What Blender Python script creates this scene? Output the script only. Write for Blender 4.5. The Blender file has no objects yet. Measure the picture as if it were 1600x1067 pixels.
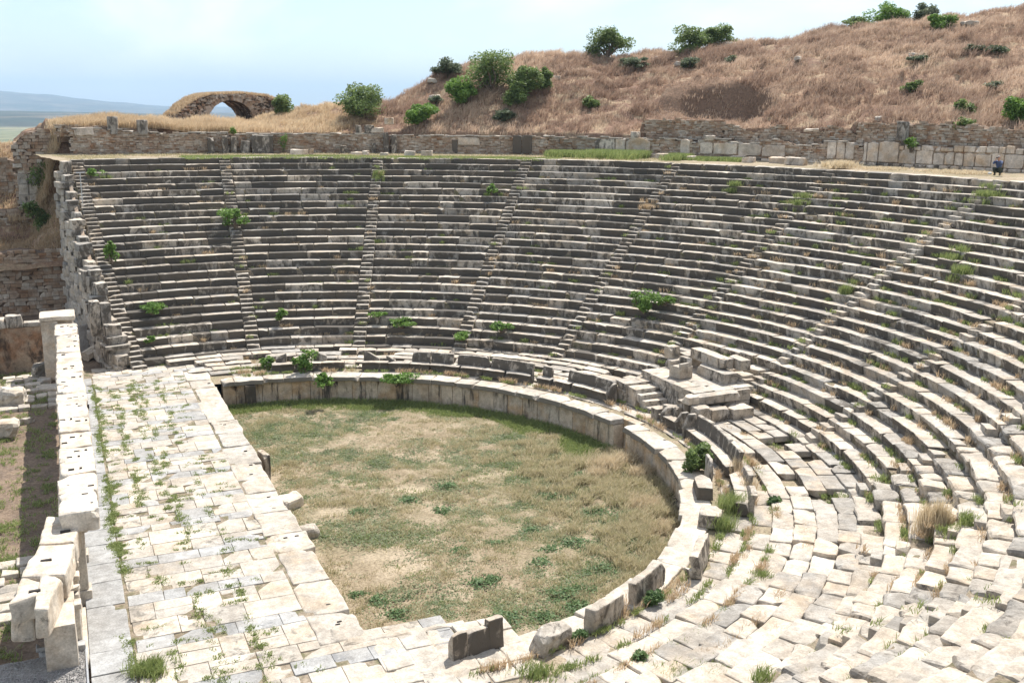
import bpy, math, random
import numpy as np
from mathutils import Matrix, Vector

SC = bpy.context.scene
COL = SC.collection
R_ = math.radians

# ------------------------------------------------------------------ camera
F, YAW, PITCH, ROLL = 1584.94, R_(24.0256), R_(-12.7932), R_(0.4458)
CAM = np.array([-8.293, -39.187, 14.518])
_fw = np.array([math.sin(YAW)*math.cos(PITCH), math.cos(YAW)*math.cos(PITCH), math.sin(PITCH)])
_rt = np.array([math.cos(YAW), -math.sin(YAW), 0.0])
_up = np.cross(_rt, _fw)
RT = _rt*math.cos(ROLL)+_up*math.sin(ROLL)
UP = -_rt*math.sin(ROLL)+_up*math.cos(ROLL)
cd = bpy.data.cameras.new('camera'); cam = bpy.data.objects.new('camera', cd); COL.objects.link(cam)
cd.sensor_width = 36; cd.lens = F*36/1600; cd.clip_start = 0.2; cd.clip_end = 60000
cam.matrix_world = Matrix(((RT[0], UP[0], -_fw[0], CAM[0]), (RT[1], UP[1], -_fw[1], CAM[1]), (RT[2], UP[2], -_fw[2], CAM[2]), (0, 0, 0, 1)))
SC.camera = cam

def _ray(x, y): return _fw+RT*(x-800)/F-UP*(y-533.5)/F
def at_z(x, y, z):
    d = _ray(x, y); return CAM+d*(z-CAM[2])/d[2]
def at_X(x, y, X):
    d = _ray(x, y); return CAM+d*(X-CAM[0])/d[0]
def at_Y(x, y, Y):
    d = _ray(x, y); return CAM+d*(Y-CAM[1])/d[1]
def at_R(x, y, R):
    d = _ray(x, y); a = d[0]**2+d[1]**2; b = 2*(CAM[0]*d[0]+CAM[1]*d[1]); c = CAM[0]**2+CAM[1]**2-R*R
    return CAM+d*(-b+math.sqrt(b*b-4*a*c))/(2*a)
def to_px(P):
    d = np.asarray(P, float)-CAM; z = d@_fw
    return 800+F*(d@RT)/z, 533.5-F*(d@UP)/z, z
def th_of(p): return math.degrees(math.atan2(p[1], p[0]))

# ------------------------------------------------------------------ light
SUN_AZ, SUN_EL = 43.0, 56.0        # azimuth counter-clockwise from +X
sd = np.array([math.cos(R_(SUN_AZ))*math.cos(R_(SUN_EL)), math.sin(R_(SUN_AZ))*math.cos(R_(SUN_EL)), math.sin(R_(SUN_EL))])
sl = bpy.data.lights.new('sun', 'SUN'); sl.energy = 4.5; sl.angle = R_(0.55); sl.color = (1, 0.955, 0.89)
so = bpy.data.objects.new('sun', sl); COL.objects.link(so); so.location = (0, 0, 60)
so.rotation_euler = Vector(-sd).to_track_quat('-Z', 'Y').to_euler()
W = bpy.data.worlds.new('World'); SC.world = W; W.use_nodes = True
def build_world():
    nt = W.node_tree; N = nt.nodes; L = nt.links; N.clear()
    out = N.new('ShaderNodeOutputWorld'); bg = N.new('ShaderNodeBackground'); bg.inputs[1].default_value = 0.095
    sky = N.new('ShaderNodeTexSky'); sky.sky_type = 'NISHITA'; sky.sun_disc = False
    sky.sun_elevation = R_(SUN_EL); sky.sun_rotation = R_(90-SUN_AZ); sky.air_density = 1.0; sky.dust_density = .6; sky.ozone_density = 1.3
    tc = N.new('ShaderNodeTexCoord'); sep = N.new('ShaderNodeSeparateXYZ'); L.new(tc.outputs['Generated'], sep.inputs[0])
    mx = N.new('ShaderNodeMath'); mx.operation = 'MAXIMUM'; L.new(sep.outputs[2], mx.inputs[0]); mx.inputs[1].default_value = 0.0
    ad = N.new('ShaderNodeMath'); ad.operation = 'ADD'; L.new(mx.outputs[0], ad.inputs[0]); ad.inputs[1].default_value = 0.11
    cmb = N.new('ShaderNodeCombineXYZ')
    for i in (0, 1):
        dv = N.new('ShaderNodeMath'); dv.operation = 'DIVIDE'; L.new(sep.outputs[i], dv.inputs[0]); L.new(ad.outputs[0], dv.inputs[1]); L.new(dv.outputs[0], cmb.inputs[i])
    n1 = N.new('ShaderNodeTexNoise'); n1.inputs['Scale'].default_value = 0.62; n1.inputs['Detail'].default_value = 7; n1.inputs['Roughness'].default_value = 0.55; n1.inputs['Distortion'].default_value = 0.4
    mp = N.new('ShaderNodeMapping'); mp.inputs['Location'].default_value = (3.3, 1.7, .4); mp.inputs['Scale'].default_value = (5.5, 5.5, 13.); L.new(tc.outputs['Generated'], mp.inputs[0]); L.new(mp.outputs[0], n1.inputs['Vector'])
    rp = N.new('ShaderNodeValToRGB'); rp.color_ramp.elements[0].position = 0.43; rp.color_ramp.elements[1].position = 0.62
    rp.color_ramp.elements[0].color = (0.06, 0.06, 0.06, 1); rp.color_ramp.elements[1].color = (0.9, 0.9, 0.9, 1)
    L.new(n1.outputs['Fac'], rp.inputs[0])
    mix = N.new('ShaderNodeMixRGB'); L.new(rp.outputs[0], mix.inputs[0]); L.new(sky.outputs[0], mix.inputs[1]); mix.inputs[2].default_value = (8.6, 8.65, 8.7, 1)
    L.new(mix.outputs[0], bg.inputs[0]); L.new(bg.outputs[0], out.inputs[0])
build_world()
SC.view_settings.view_transform = 'Standard'; SC.view_settings.look = 'None'
SC.view_settings.exposure = 0.85; SC.view_settings.gamma = 1
SC.cycles.max_bounces = 6; SC.cycles.diffuse_bounces = 3; SC.cycles.transmission_bounces = 2; SC.cycles.volume_bounces = 0
SC.cycles.transparent_max_bounces = 6

# ------------------------------------------------------------------ numpy tools
rng = np.random.default_rng(11); random.seed(5)

def _h(ix, iy, iz, seed):
    n = (ix.astype(np.int64)*374761393+iy.astype(np.int64)*668265263+iz.astype(np.int64)*2147483647+seed*974634777) & 0xffffffff
    n = ((n ^ (n >> 13))*1274126177) & 0xffffffff
    n = ((n ^ (n >> 16))*2246822519) & 0xffffffff
    return ((n ^ (n >> 15)) & 0xffffff)/float(0xffffff)
def vnoise(P, s, seed=0):
    """value noise in -1..1"""
    q = np.asarray(P, float)*s; i = np.floor(q); f = q-i; f = f*f*(3-2*f); i = i.astype(np.int64)
    r = 0
    for dx in (0, 1):
        wx = f[..., 0] if dx else 1-f[..., 0]
        for dy in (0, 1):
            wy = f[..., 1] if dy else 1-f[..., 1]
            for dz in (0, 1):
                wz = f[..., 2] if dz else 1-f[..., 2]
                r = r+wx*wy*wz*_h(i[..., 0]+dx, i[..., 1]+dy, i[..., 2]+dz, seed)
    return r*2-1
def fbm(P, s, o=3, seed=0):
    r = 0; a = 1; t = 0
    for k in range(o): r = r+a*vnoise(P, s*2**k, seed+k*7); t += a; a *= .5
    return r/t
def vec3noise(P, s, seed=0): return np.stack([vnoise(P, s, seed+1), vnoise(P, s, seed+2), vnoise(P, s, seed+3)], -1)

class MB:
    """collects quads/tris with a per-face tint (tone, stain, hue)"""
    def __init__(self): self.v = []; self.q = []; self.t = []; self.cq = []; self.ct = []; self.n = 0
    def add(self, v, f, c=(.5, 0, .5)):
        v = np.asarray(v, float); f = np.asarray(f, np.int64); c = np.asarray(c, float)
        if c.ndim == 1: c = np.tile(c, (len(f), 1))
        if f.shape[1] == 4: self.q.append(f+self.n); self.cq.append(c)
        else: self.t.append(f+self.n); self.ct.append(c)
        self.v.append(v); self.n += len(v)
    def mesh(self, name, off=(0, 0, 0), smooth=False):
        m = bpy.data.meshes.new(name)
        if not self.v: return m
        v = np.concatenate(self.v)-np.asarray(off)
        q = np.concatenate(self.q) if self.q else np.zeros((0, 4), int); t = np.concatenate(self.t) if self.t else np.zeros((0, 3), int)
        c = np.concatenate([x for x in self.cq+self.ct])
        nq, ntr = len(q), len(t)
        m.vertices.add(len(v)); m.vertices.foreach_set('co', v.astype(np.float32).ravel())
        m.loops.add(nq*4+ntr*3); m.loops.foreach_set('vertex_index', np.concatenate([q.ravel(), t.ravel()]).astype(np.int32))
        m.polygons.add(nq+ntr)
        st = np.concatenate([np.arange(nq)*4, nq*4+np.arange(ntr)*3]); m.polygons.foreach_set('loop_start', st.astype(np.int32))
        m.polygons.foreach_set('use_smooth', np.full(nq+ntr, smooth))
        m.update(calc_edges=True)
        a = m.attributes.new('tint', 'FLOAT_VECTOR', 'FACE'); a.data.foreach_set('vector', c.astype(np.float32).ravel())
        return m
def tag(o, label=None, cat=None, group=None, kind=None):
    if label: o['label'] = label
    if cat: o['category'] = cat
    if group: o['group'] = group
    if kind: o['kind'] = kind
    return o
def thing(name, loc, label, cat, group=None):
    o = bpy.data.objects.new(name, None); o.empty_display_size = .3; COL.objects.link(o); o.location = [float(a) for a in loc]
    return tag(o, label, cat, group)
def part(name, mb, mat, parent=None, label=None, cat=None, group=None, kind=None, smooth=False, loc=None):
    """one mesh object; geometry given in world coordinates"""
    off = np.zeros(3)
    if parent is not None:
        p = parent
        while p is not None: off += np.array(p.location); p = p.parent
    base = np.zeros(3)
    if loc is not None: base = np.asarray(loc, float)-off; off = np.asarray(loc, float)
    me = mb.mesh(name, off, smooth); o = bpy.data.objects.new(name, me); COL.objects.link(o); o.location = [float(a) for a in base]
    if parent is not None: o.parent = parent
    me.materials.append(mat)
    return tag(o, label, cat, group, kind)

_topo = {}
def _box_topo(nx, ny, nz):
    key = (nx, ny, nz)
    if key in _topo: return _topo[key]
    idx = {}; pts = []; faces = []; fn = []
    def vid(i, j, k):
        if (i, j, k) not in idx: idx[(i, j, k)] = len(pts); pts.append((i, j, k))
        return idx[(i, j, k)]
    for i in range(nx):
        for j in range(ny):
            faces.append([vid(i, j, 0), vid(i, j+1, 0), vid(i+1, j+1, 0), vid(i+1, j, 0)]); fn.append(4)
            faces.append([vid(i, j, nz), vid(i+1, j, nz), vid(i+1, j+1, nz), vid(i, j+1, nz)]); fn.append(5)
    for i in range(nx):
        for k in range(nz):
            faces.append([vid(i, 0, k), vid(i+1, 0, k), vid(i+1, 0, k+1), vid(i, 0, k+1)]); fn.append(2)
            faces.append([vid(i, ny, k), vid(i, ny, k+1), vid(i+1, ny, k+1), vid(i+1, ny, k)]); fn.append(3)
    for j in range(ny):
        for k in range(nz):
            faces.append([vid(0, j, k), vid(0, j, k+1), vid(0, j+1, k+1), vid(0, j+1, k)]); fn.append(0)
            faces.append([vid(nx, j, k), vid(nx, j+1, k), vid(nx, j+1, k+1), vid(nx, j, k+1)]); fn.append(1)
    r = (np.array(pts), np.array(faces), np.array(fn)); _topo[key] = r; return r
def _lines(a, b, r, step):
    L = b-a; r = min(r, L*.3); n = max(1, int(round((L-2*r)/step)))
    return np.concatenate([[a], np.linspace(a+r, b-r, n+1), [b]])
def wbox(a, b, r=.03, step=.4, coarse=False):
    """box a..b with rounded edges; returns verts, faces, face side id, local 0..1"""
    a = np.asarray(a, float); b = np.asarray(b, float)
    if coarse: ls = [np.array([a[i], b[i]]) for i in range(3)]
    else: ls = [_lines(a[i], b[i], r, step) for i in range(3)]
    p, f, s = _box_topo(len(ls[0])-1, len(ls[1])-1, len(ls[2])-1)
    v = np.stack([ls[i][p[:, i]] for i in range(3)], -1)
    if not coarse:
        rr = np.minimum(r, (b-a)*.3); q = np.clip(v, a+rr, b-rr); d = v-q
        n = np.linalg.norm(d/rr, axis=1, keepdims=True); n[n < 1e-9] = 1
        m = np.abs(d/rr).max(1, keepdims=True)
        v = q+d/n*np.where(m > 0, m, 0)
    return v, f, s
def stone(mb, a, b, r=.03, step=.4, amp=.01, chip=.3, tint=None, side=None, mapf=None, tilt=0.0, shear=0.0, seed=None):
    """a weathered block. side: dict side->stain. mapf: local->world"""
    a = np.asarray(a, float); b = np.asarray(b, float)
    v, f, s = wbox(a, b, r, step)
    c = (a+b)/2; h = (b-a)/2
    u = (v-c)/h
    if chip:
        for _ in range(2):
            if rng.random() < chip:
                cn = rng.choice([-1, 1], 3); cn[2] = 1 if rng.random() < .8 else -1
                k = np.clip(1-np.linalg.norm((v-(c+cn*h)), axis=1)/rng.uniform(.15, .38), 0, 1)[:, None]
                v = v-(cn*np.array([.12, .12, .1]))*k*rng.uniform(.5, 1.2)
    if tilt:
        t = rng.normal(size=3)*tilt
        v[:, 2] += (u[:, 0]*t[0]*h[0]+u[:, 1]*t[1]*h[1]); v[:, 1] += u[:, 0]*t[2]*h[0]
    if amp:
        o = rng.uniform(0, 100, 3) if seed is None else 0
        v = v+vec3noise(v+o, 1.9)*amp*1.3+vec3noise(v+o, 6.)*amp*.6
    if mapf is not None: v = mapf(v)
    if tint is None: tint = (rng.random(), .25, rng.random())
    C = np.tile(np.array(tint, float), (len(f), 1))
    if side:
        for k, x in side.items(): C[s == k, 1] = x
    mb.add(v, f, C)
def rotz(p, a, o):
    ca, sa = math.cos(a), math.sin(a)
    def m(v):
        v = v.copy(); x = v[:, 0]*ca-v[:, 1]*sa+o[0]; y = v[:, 0]*sa+v[:, 1]*ca+o[1]; return np.stack([x, y, v[:, 2]+o[2]], -1)
    return m
def frame(o, a, tx=0.0, ty=0.0):
    """local frame: x along angle a, y to its left, rolled by tx, pitched by ty (radians)"""
    M = np.array((Matrix.Rotation(a, 3, 'Z') @ Matrix.Rotation(tx, 3, 'X') @ Matrix.Rotation(ty, 3, 'Y')))
    o = np.asarray(o, float)
    return lambda v: v@M.T+o
def polar(R0, th0, z0=0.0):
    """local (s along growing angle, d outward, z) -> world, s measured at radius R0"""
    def m(v):
        th = R_(th0)+v[:, 0]/R0; R = R0+v[:, 1]
        return np.stack([R*np.cos(th), R*np.sin(th), v[:, 2]+z0], -1)
    return m

def grid_mesh(mb, X, Y, Z, c=(.5, 0, .5)):
    n, m = X.shape; v = np.stack([X, Y, Z], -1).reshape(-1, 3)
    i = np.arange(n-1)[:, None]*m+np.arange(m-1)[None]; i = i.ravel()
    mb.add(v, np.stack([i, i+1, i+m+1, i+m], -1), c)

# ------------------------------------------------------------------ materials
def newmat(name):
    m = bpy.data.materials.new(name); m.use_nodes = True; nt = m.node_tree; nt.nodes.clear(); return m, nt.nodes, nt.links
def _noise(N, L, pos, sc, det=4, rough=.55, stretch=None, dist=0):
    n = N.new('ShaderNodeTexNoise'); n.inputs['Scale'].default_value = sc; n.inputs['Detail'].default_value = det; n.inputs['Roughness'].default_value = rough; n.inputs['Distortion'].default_value = dist
    if stretch:
        mp = N.new('ShaderNodeMapping'); mp.inputs['Scale'].default_value = stretch; L.new(pos, mp.inputs[0]); pos = mp.outputs[0]
    L.new(pos, n.inputs['Vector']); return n.outputs['Fac']
def _ramp(N, L, x, a, b, lo=0., hi=1.):
    r = N.new('ShaderNodeMapRange'); r.interpolation_type = 'SMOOTHSTEP'
    L.new(x, r.inputs[0]); r.inputs[1].default_value = a; r.inputs[2].default_value = b; r.inputs[3].default_value = lo; r.inputs[4].default_value = hi; return r.outputs[0]
def _mix(N, L, f, a, b, mode='MIX'):
    m = N.new('ShaderNodeMixRGB'); m.blend_type = mode
    for i, x in ((0, f), (1, a), (2, b)):
        if hasattr(x, 'links'): L.new(x, m.inputs[i])
        elif i == 0: m.inputs[0].default_value = x
        else: m.inputs[i].default_value = (*x, 1)
    return m.outputs[0]
def _math(N, L, op, a, b=None):
    m = N.new('ShaderNodeMath'); m.operation = op
    for i, x in ((0, a), (1, b)):
        if x is None: continue
        if hasattr(x, 'links'): L.new(x, m.inputs[i])
        else: m.inputs[i].default_value = x
    return m.outputs[0]
def stone_mat(name, ca, cb, warm, dark, bump=.5, rough=.85, fine=16., stainscale=2.4, pit=True, streak=.55):
    m, N, L = newmat(name)
    out = N.new('ShaderNodeOutputMaterial'); bs = N.new('ShaderNodeBsdfPrincipled'); bs.inputs['Roughness'].default_value = rough; bs.inputs['Specular IOR Level'].default_value = .25
    g = N.new('ShaderNodeNewGeometry'); pos = g.outputs['Position']
    at = N.new('ShaderNodeAttribute'); at.attribute_name = 'tint'; sp = N.new('ShaderNodeSeparateXYZ'); L.new(at.outputs['Vector'], sp.inputs[0])
    c = _mix(N, L, sp.outputs[0], ca, cb)
    wn = _noise(N, L, pos, 1.3, 3)
    wf = _math(N, L, 'MULTIPLY', _ramp(N, L, wn, .35, .7), sp.outputs[2])
    c = _mix(N, L, wf, c, warm)
    big = _noise(N, L, pos, 3.1, 6, .65); c = _mix(N, L, 1., c, _mix(N, L, _ramp(N, L, big, .3, .72), (.74, .73, .72), (1.1, 1.1, 1.1)), 'MULTIPLY')
    lg = _noise(N, L, pos, .55, 5, .6); c = _mix(N, L, 1., c, _mix(N, L, _ramp(N, L, lg, .36, .64), (.80, .785, .76), (1.08, 1.08, 1.07)), 'MULTIPLY')
    fn = _noise(N, L, pos, fine, 6, .7); c = _mix(N, L, 1., c, _mix(N, L, _ramp(N, L, fn, .3, .75), (.78, .77, .76), (1.12, 1.12, 1.12)), 'MULTIPLY')
    sn = _noise(N, L, pos, stainscale, 7, .68, (1, 1, streak), .6 if streak > .4 else .1)
    thr = _math(N, L, 'SUBTRACT', _math(N, L, 'ADD', sn, _math(N, L, 'MULTIPLY', sp.outputs[1], .55)), .78)
    sm = _ramp(N, L, thr, -.06, .10)
    c = _mix(N, L, _math(N, L, 'MULTIPLY', sm, .93), c, dark)
    if pit:
        sn2 = _noise(N, L, pos, 9., 5, .6); c = _mix(N, L, _ramp(N, L, sn2, .62, .74, 0, .5), c, dark)
    L.new(c, bs.inputs['Base Color'])
    bn = _mix(N, L, .5, fn, _noise(N, L, pos, 5., 6, .7))
    bp = N.new('ShaderNodeBump'); bp.inputs['Strength'].default_value = bump; bp.inputs['Distance'].default_value = .06; L.new(bn, bp.inputs['Height']); L.new(bp.outputs[0], bs.inputs['Normal'])
    L.new(bs.outputs[0], out.inputs[0]); return m
M_seat = stone_mat('weathered_marble', (.60, .54, .46), (.35, .335, .31), (.56, .46, .35), (.088, .076, .062))
M_marble = stone_mat('pale_marble', (.66, .60, .515), (.54, .50, .445), (.60, .48, .35), (.11, .10, .085), bump=.35)
M_floor = stone_mat('paving_marble', (.60, .55, .475), (.41, .385, .35), (.55, .46, .355), (.17, .155, .13), bump=.4)
M_blue = stone_mat('bluegrey_marble', (.36, .365, .365), (.45, .445, .435), (.41, .395, .37), (.20, .20, .20), bump=.3)
M_panel = stone_mat('cladding_marble', (.74, .65, .55), (.62, .56, .49), (.66, .48, .31), (.09, .075, .06), bump=.3, stainscale=1.6)
M_podium = stone_mat('stained_podium_marble', (.60, .51, .40), (.52, .47, .40), (.54, .37, .21), (.045, .040, .033), bump=.3, stainscale=2.6, streak=.16)
M_rubble = stone_mat('rubble_stone', (.38, .275, .19), (.60, .54, .46), (.36, .20, .11), (.07, .06, .05), bump=.6, fine=22.)
M_mortar = stone_mat('earth_mortar', (.20, .145, .10), (.16, .125, .095), (.2, .12, .08), (.05, .04, .03), bump=.8)
M_plaster = stone_mat('stained_plaster', (.50, .38, .27), (.44, .36, .28), (.36, .18, .09), (.06, .045, .035), bump=.5, stainscale=1.1)
M_grey = stone_mat('grey_slab', (.36, .36, .355), (.42, .41, .40), (.4, .38, .35), (.1, .1, .1), bump=.3)

def soil_mat(name, cols, scales=(.35, 2.2, 14.), bump=.6, alt=None):
    m, N, L = newmat(name); out = N.new('ShaderNodeOutputMaterial'); bs = N.new('ShaderNodeBsdfPrincipled'); bs.inputs['Roughness'].default_value = .95; bs.inputs['Specular IOR Level'].default_value = .1
    g = N.new('ShaderNodeNewGeometry'); pos = g.outputs['Position']
    a = _noise(N, L, pos, scales[0], 4); b = _noise(N, L, pos, scales[1], 6, .65); d = _noise(N, L, pos, scales[2], 6, .7)
    c = _mix(N, L, _ramp(N, L, a, .38, .62), cols[0], cols[1]); c = _mix(N, L, _ramp(N, L, b, .45, .62), c, cols[2])
    c = _mix(N, L, 1., c, _mix(N, L, _ramp(N, L, d, .3, .7), (.62, .60, .58), (1.2, 1.2, 1.2)), 'MULTIPLY')
    if alt:
        at = N.new('ShaderNodeAttribute'); at.attribute_name = 'tint'; sp = N.new('ShaderNodeSeparateXYZ'); L.new(at.outputs['Vector'], sp.inputs[0])
        c = _mix(N, L, _ramp(N, L, _math(N, L, 'ADD', sp.outputs[1], _math(N, L, 'MULTIPLY', b, .5)), .45, 1.15), c, _mix(N, L, 1., alt, _mix(N, L, _ramp(N, L, d, .3, .7), (.6, .6, .6), (1.25, 1.2, 1.15)), 'MULTIPLY'))
    L.new(c, bs.inputs[0]); bp = N.new('ShaderNodeBump'); bp.inputs['Strength'].default_value = bump; bp.inputs['Distance'].default_value = .12
    L.new(_mix(N, L, .5, d, b), bp.inputs['Height']); L.new(bp.outputs[0], bs.inputs['Normal']); L.new(bs.outputs[0], out.inputs[0]); return m
M_hill = soil_mat('dry_hill', ((.30, .20, .135), (.22, .14, .10), (.36, .27, .18)), (.12, .7, 6.), alt=(.20, .135, .095))
M_orch = soil_mat('orchestra_soil', ((.27, .215, .145), (.22, .19, .12), (.33, .27, .19)), (.16, .9, 9.), alt=(.44, .37, .275))
M_path = soil_mat('dusty_path', ((.36, .30, .22), (.25, .22, .14), (.31, .25, .18)), (.2, 1.2, 9.))
M_earth = soil_mat('brown_earth', ((.20, .15, .11), (.24, .18, .13), (.17, .13, .10)), (.3, 1.5, 9.))
M_gravel = soil_mat('gravel', ((.42, .40, .38), (.34, .32, .31), (.50, .49, .47)), (2., 9., 30.), 1.)
M_joint = soil_mat('joint_soil', ((.30, .25, .19), (.22, .18, .13), (.16, .15, .09)), (.5, 2., 12.))
M_plain = soil_mat('far_plain', ((.16, .17, .09), (.28, .25, .15), (.09, .12, .06)), (.0015, .006, .03), .1)
M_mount = soil_mat('mountain_scrub', ((.03, .045, .03), (.055, .06, .04), (.13, .11, .08)), (.0007, .003, .012), .3)

def leaf_mat(name, a, b, trans=.35, rough=.6):
    m, N, L = newmat(name); out = N.new('ShaderNodeOutputMaterial')
    at = N.new('ShaderNodeAttribute'); at.attribute_name = 'tint'; sp = N.new('ShaderNodeSeparateXYZ'); L.new(at.outputs['Vector'], sp.inputs[0])
    c = _mix(N, L, sp.outputs[0], a, b)
    bs = N.new('ShaderNodeBsdfPrincipled'); bs.inputs['Roughness'].default_value = rough; bs.inputs['Specular IOR Level'].default_value = .3; L.new(c, bs.inputs[0])
    tr = N.new('ShaderNodeBsdfTranslucent'); L.new(c, tr.inputs[0]); mx = N.new('ShaderNodeMixShader'); mx.inputs[0].default_value = trans
    L.new(bs.outputs[0], mx.inputs[1]); L.new(tr.outputs[0], mx.inputs[2]); L.new(mx.outputs[0], out.inputs[0]); return m
M_leaf = leaf_mat('shrub_leaf', (.085, .125, .035), (.24, .32, .11))
M_fig = leaf_mat('fresh_leaf', (.09, .17, .03), (.22, .35, .08))
M_olive = leaf_mat('grey_green_leaf', (.085, .115, .06), (.20, .23, .14))
M_green = leaf_mat('green_grass', (.17, .23, .07), (.35, .39, .15), .4)
M_weed = leaf_mat('ground_weed', (.15, .19, .085), (.32, .35, .20), .35)
M_dry = leaf_mat('dry_grass', (.42, .30, .185), (.68, .54, .36), .4, .8)
M_pale = leaf_mat('pale_straw', (.52, .41, .26), (.74, .64, .46), .4, .8)
def flat_mat(name, col, rough=.6, metal=0.):
    m, N, L = newmat(name); out = N.new('ShaderNodeOutputMaterial'); bs = N.new('ShaderNodeBsdfPrincipled'); bs.inputs['Roughness'].default_value = rough; bs.inputs['Metallic'].default_value = metal
    g = N.new('ShaderNodeNewGeometry'); n = _noise(N, L, g.outputs['Position'], 12., 4)
    L.new(_mix(N, L, 1., col, _mix(N, L, n, (.8, .8, .8), (1.15, 1.15, 1.15)), 'MULTIPLY'), bs.inputs[0]); L.new(bs.outputs[0], out.inputs[0]); return m
M_bark = flat_mat('bark', (.16, .12, .085), .9)
M_metal = flat_mat('galvanised_steel', (.55, .56, .57), .4, .8)

# ------------------------------------------------------------------ theatre geometry
RA, DT, RISE, ZA = 20.747, .72, .4233, -.048
NR = 26
def Rk(k): return RA+k*DT
def Zk(k): return ZA+k*RISE+.0006*k*(NR-k)
RP = 15.73; OX, OY = -.53, .10            # podium circle
R_DZ, R_W = Rk(NR), 47.8                  # terrace edge, wall
Z_DZ = Zk(NR)
Z_ORCH = -1.5
AISLE = [101.876-16.538*k for k in range(13)]
def aisle_th(a, k): return 103.3-.125*k if a == 0 else AISLE[a]

# ------------------------------------------------------------------ terrain
SKY = [(-60, 215, 52), (20, 208, 51), (60, 203, 51), (130, 190, 52), (200, 190, 53), (260, 196, 55), (330, 198, 58), (400, 193, 62), (430, 184, 62), (520, 169, 62), (560, 165, 60), (620, 160, 60),
       (660, 138, 60), (700, 117, 62), (780, 100, 64), (860, 88, 66), (950, 90, 68), (1000, 90, 70), (1100, 77, 72), (1240, 64, 76), (1330, 47, 78), (1440, 34, 80), (1500, 26, 80), (1600, 18, 82), (1750, 8, 84)]
_sp = [at_R(x, y, r) for x, y, r in SKY]; _st = np.array([th_of(p) for p in _sp]); _sz = np.array([p[2] for p in _sp]); _sr = np.array([s[2] for s in SKY], float)
_o = np.argsort(_st); _st, _sz, _sr = _st[_o], _sz[_o], _sr[_o]
_st = np.concatenate([[-110, -60, -20], _st]); _sz = np.concatenate([[13., 14., 20.], _sz]); _sr = np.concatenate([[70., 70, 82], _sr])
def wall_top(th):
    b1, b2, b3 = th_of(at_R(1001, 205, 48.9)), th_of(at_R(1123, 205, 48.9)), th_of(at_R(1328, 205, 48.9))
    return np.interp(th, [-20, 5, b3-.1, b3+.1, b2-.1, b2+.1, b1-.1, b1+.3, 70, 88, 90, 98], [13.0, 13.1, 13.75, 13.2, 13.3, 13.85, 13.85, 12.5, 12.5, 12.6, 12.9, 12.9])
def hill_z(th, R, noise=True):
    """th in degrees"""
    zs = np.interp(th, _st, _sz); rs = np.interp(th, _st, _sr); z0 = wall_top(th)
    t = np.clip((R-48.9)/(rs-48.9), 0, 1)
    g = 1-(1-t)**1.35
    # hollow dug into the slope above the wall
    hw = np.exp(-((th-38.)/5.5)**4); r1 = 54.3+1.2*np.sin(th*.55)+.5*np.sin(th*1.3)
    lowg = np.clip((R-r1)/1.9, 0, 1); lowg = lowg*lowg*(3-2*lowg)
    g = g*(1-hw)+hw*(g*lowg)
    z = z0+(zs-z0)*g
    out = np.clip((R-rs-6)/60, 0, 1); z = z-out*out*(np.where(th > 60, z+6, 3))
    if noise is not False:
        P = np.stack([R*np.cos(np.radians(th)), R*np.sin(np.radians(th)), 0*R], -1)
        am = np.clip((R-48.9)/4, 0, 1)
        z = z+am*(fbm(P, .22, 3, 5)*.6+fbm(P, .8, 3, 9)*.42)
    drop = np.clip((th-99.)/2.5, 0, 1); z = z*(1-drop)+drop*(6.0)
    return z
def build_hill():
    mb = MB()
    th = np.concatenate([np.linspace(-110, -5, 60), np.linspace(-4, 103, 330)]); R = np.concatenate([[49.2], np.linspace(49.22, 90, 130), np.linspace(92, 260, 30)])
    T, RR = np.meshgrid(th, R, indexing='ij')
    Z = hill_z(T, RR)
    Z[:, 0] = 6.0
    hm = np.exp(-((T-38.)/5.6)**6)*np.clip((R[None]-49)/.5, 0, 1)*np.clip((58.2-RR)/1., 0, 1)
    c = np.zeros((T.shape[0]-1, T.shape[1]-1, 3)); c[..., 1] = hm[:-1, :-1]
    a = np.radians(T); grid_mesh(mb, RR*np.cos(a), RR*np.sin(a), Z, c.reshape(-1, 3))
    part('hill', mb, M_hill, kind='structure', smooth=True)
build_hill()

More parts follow.
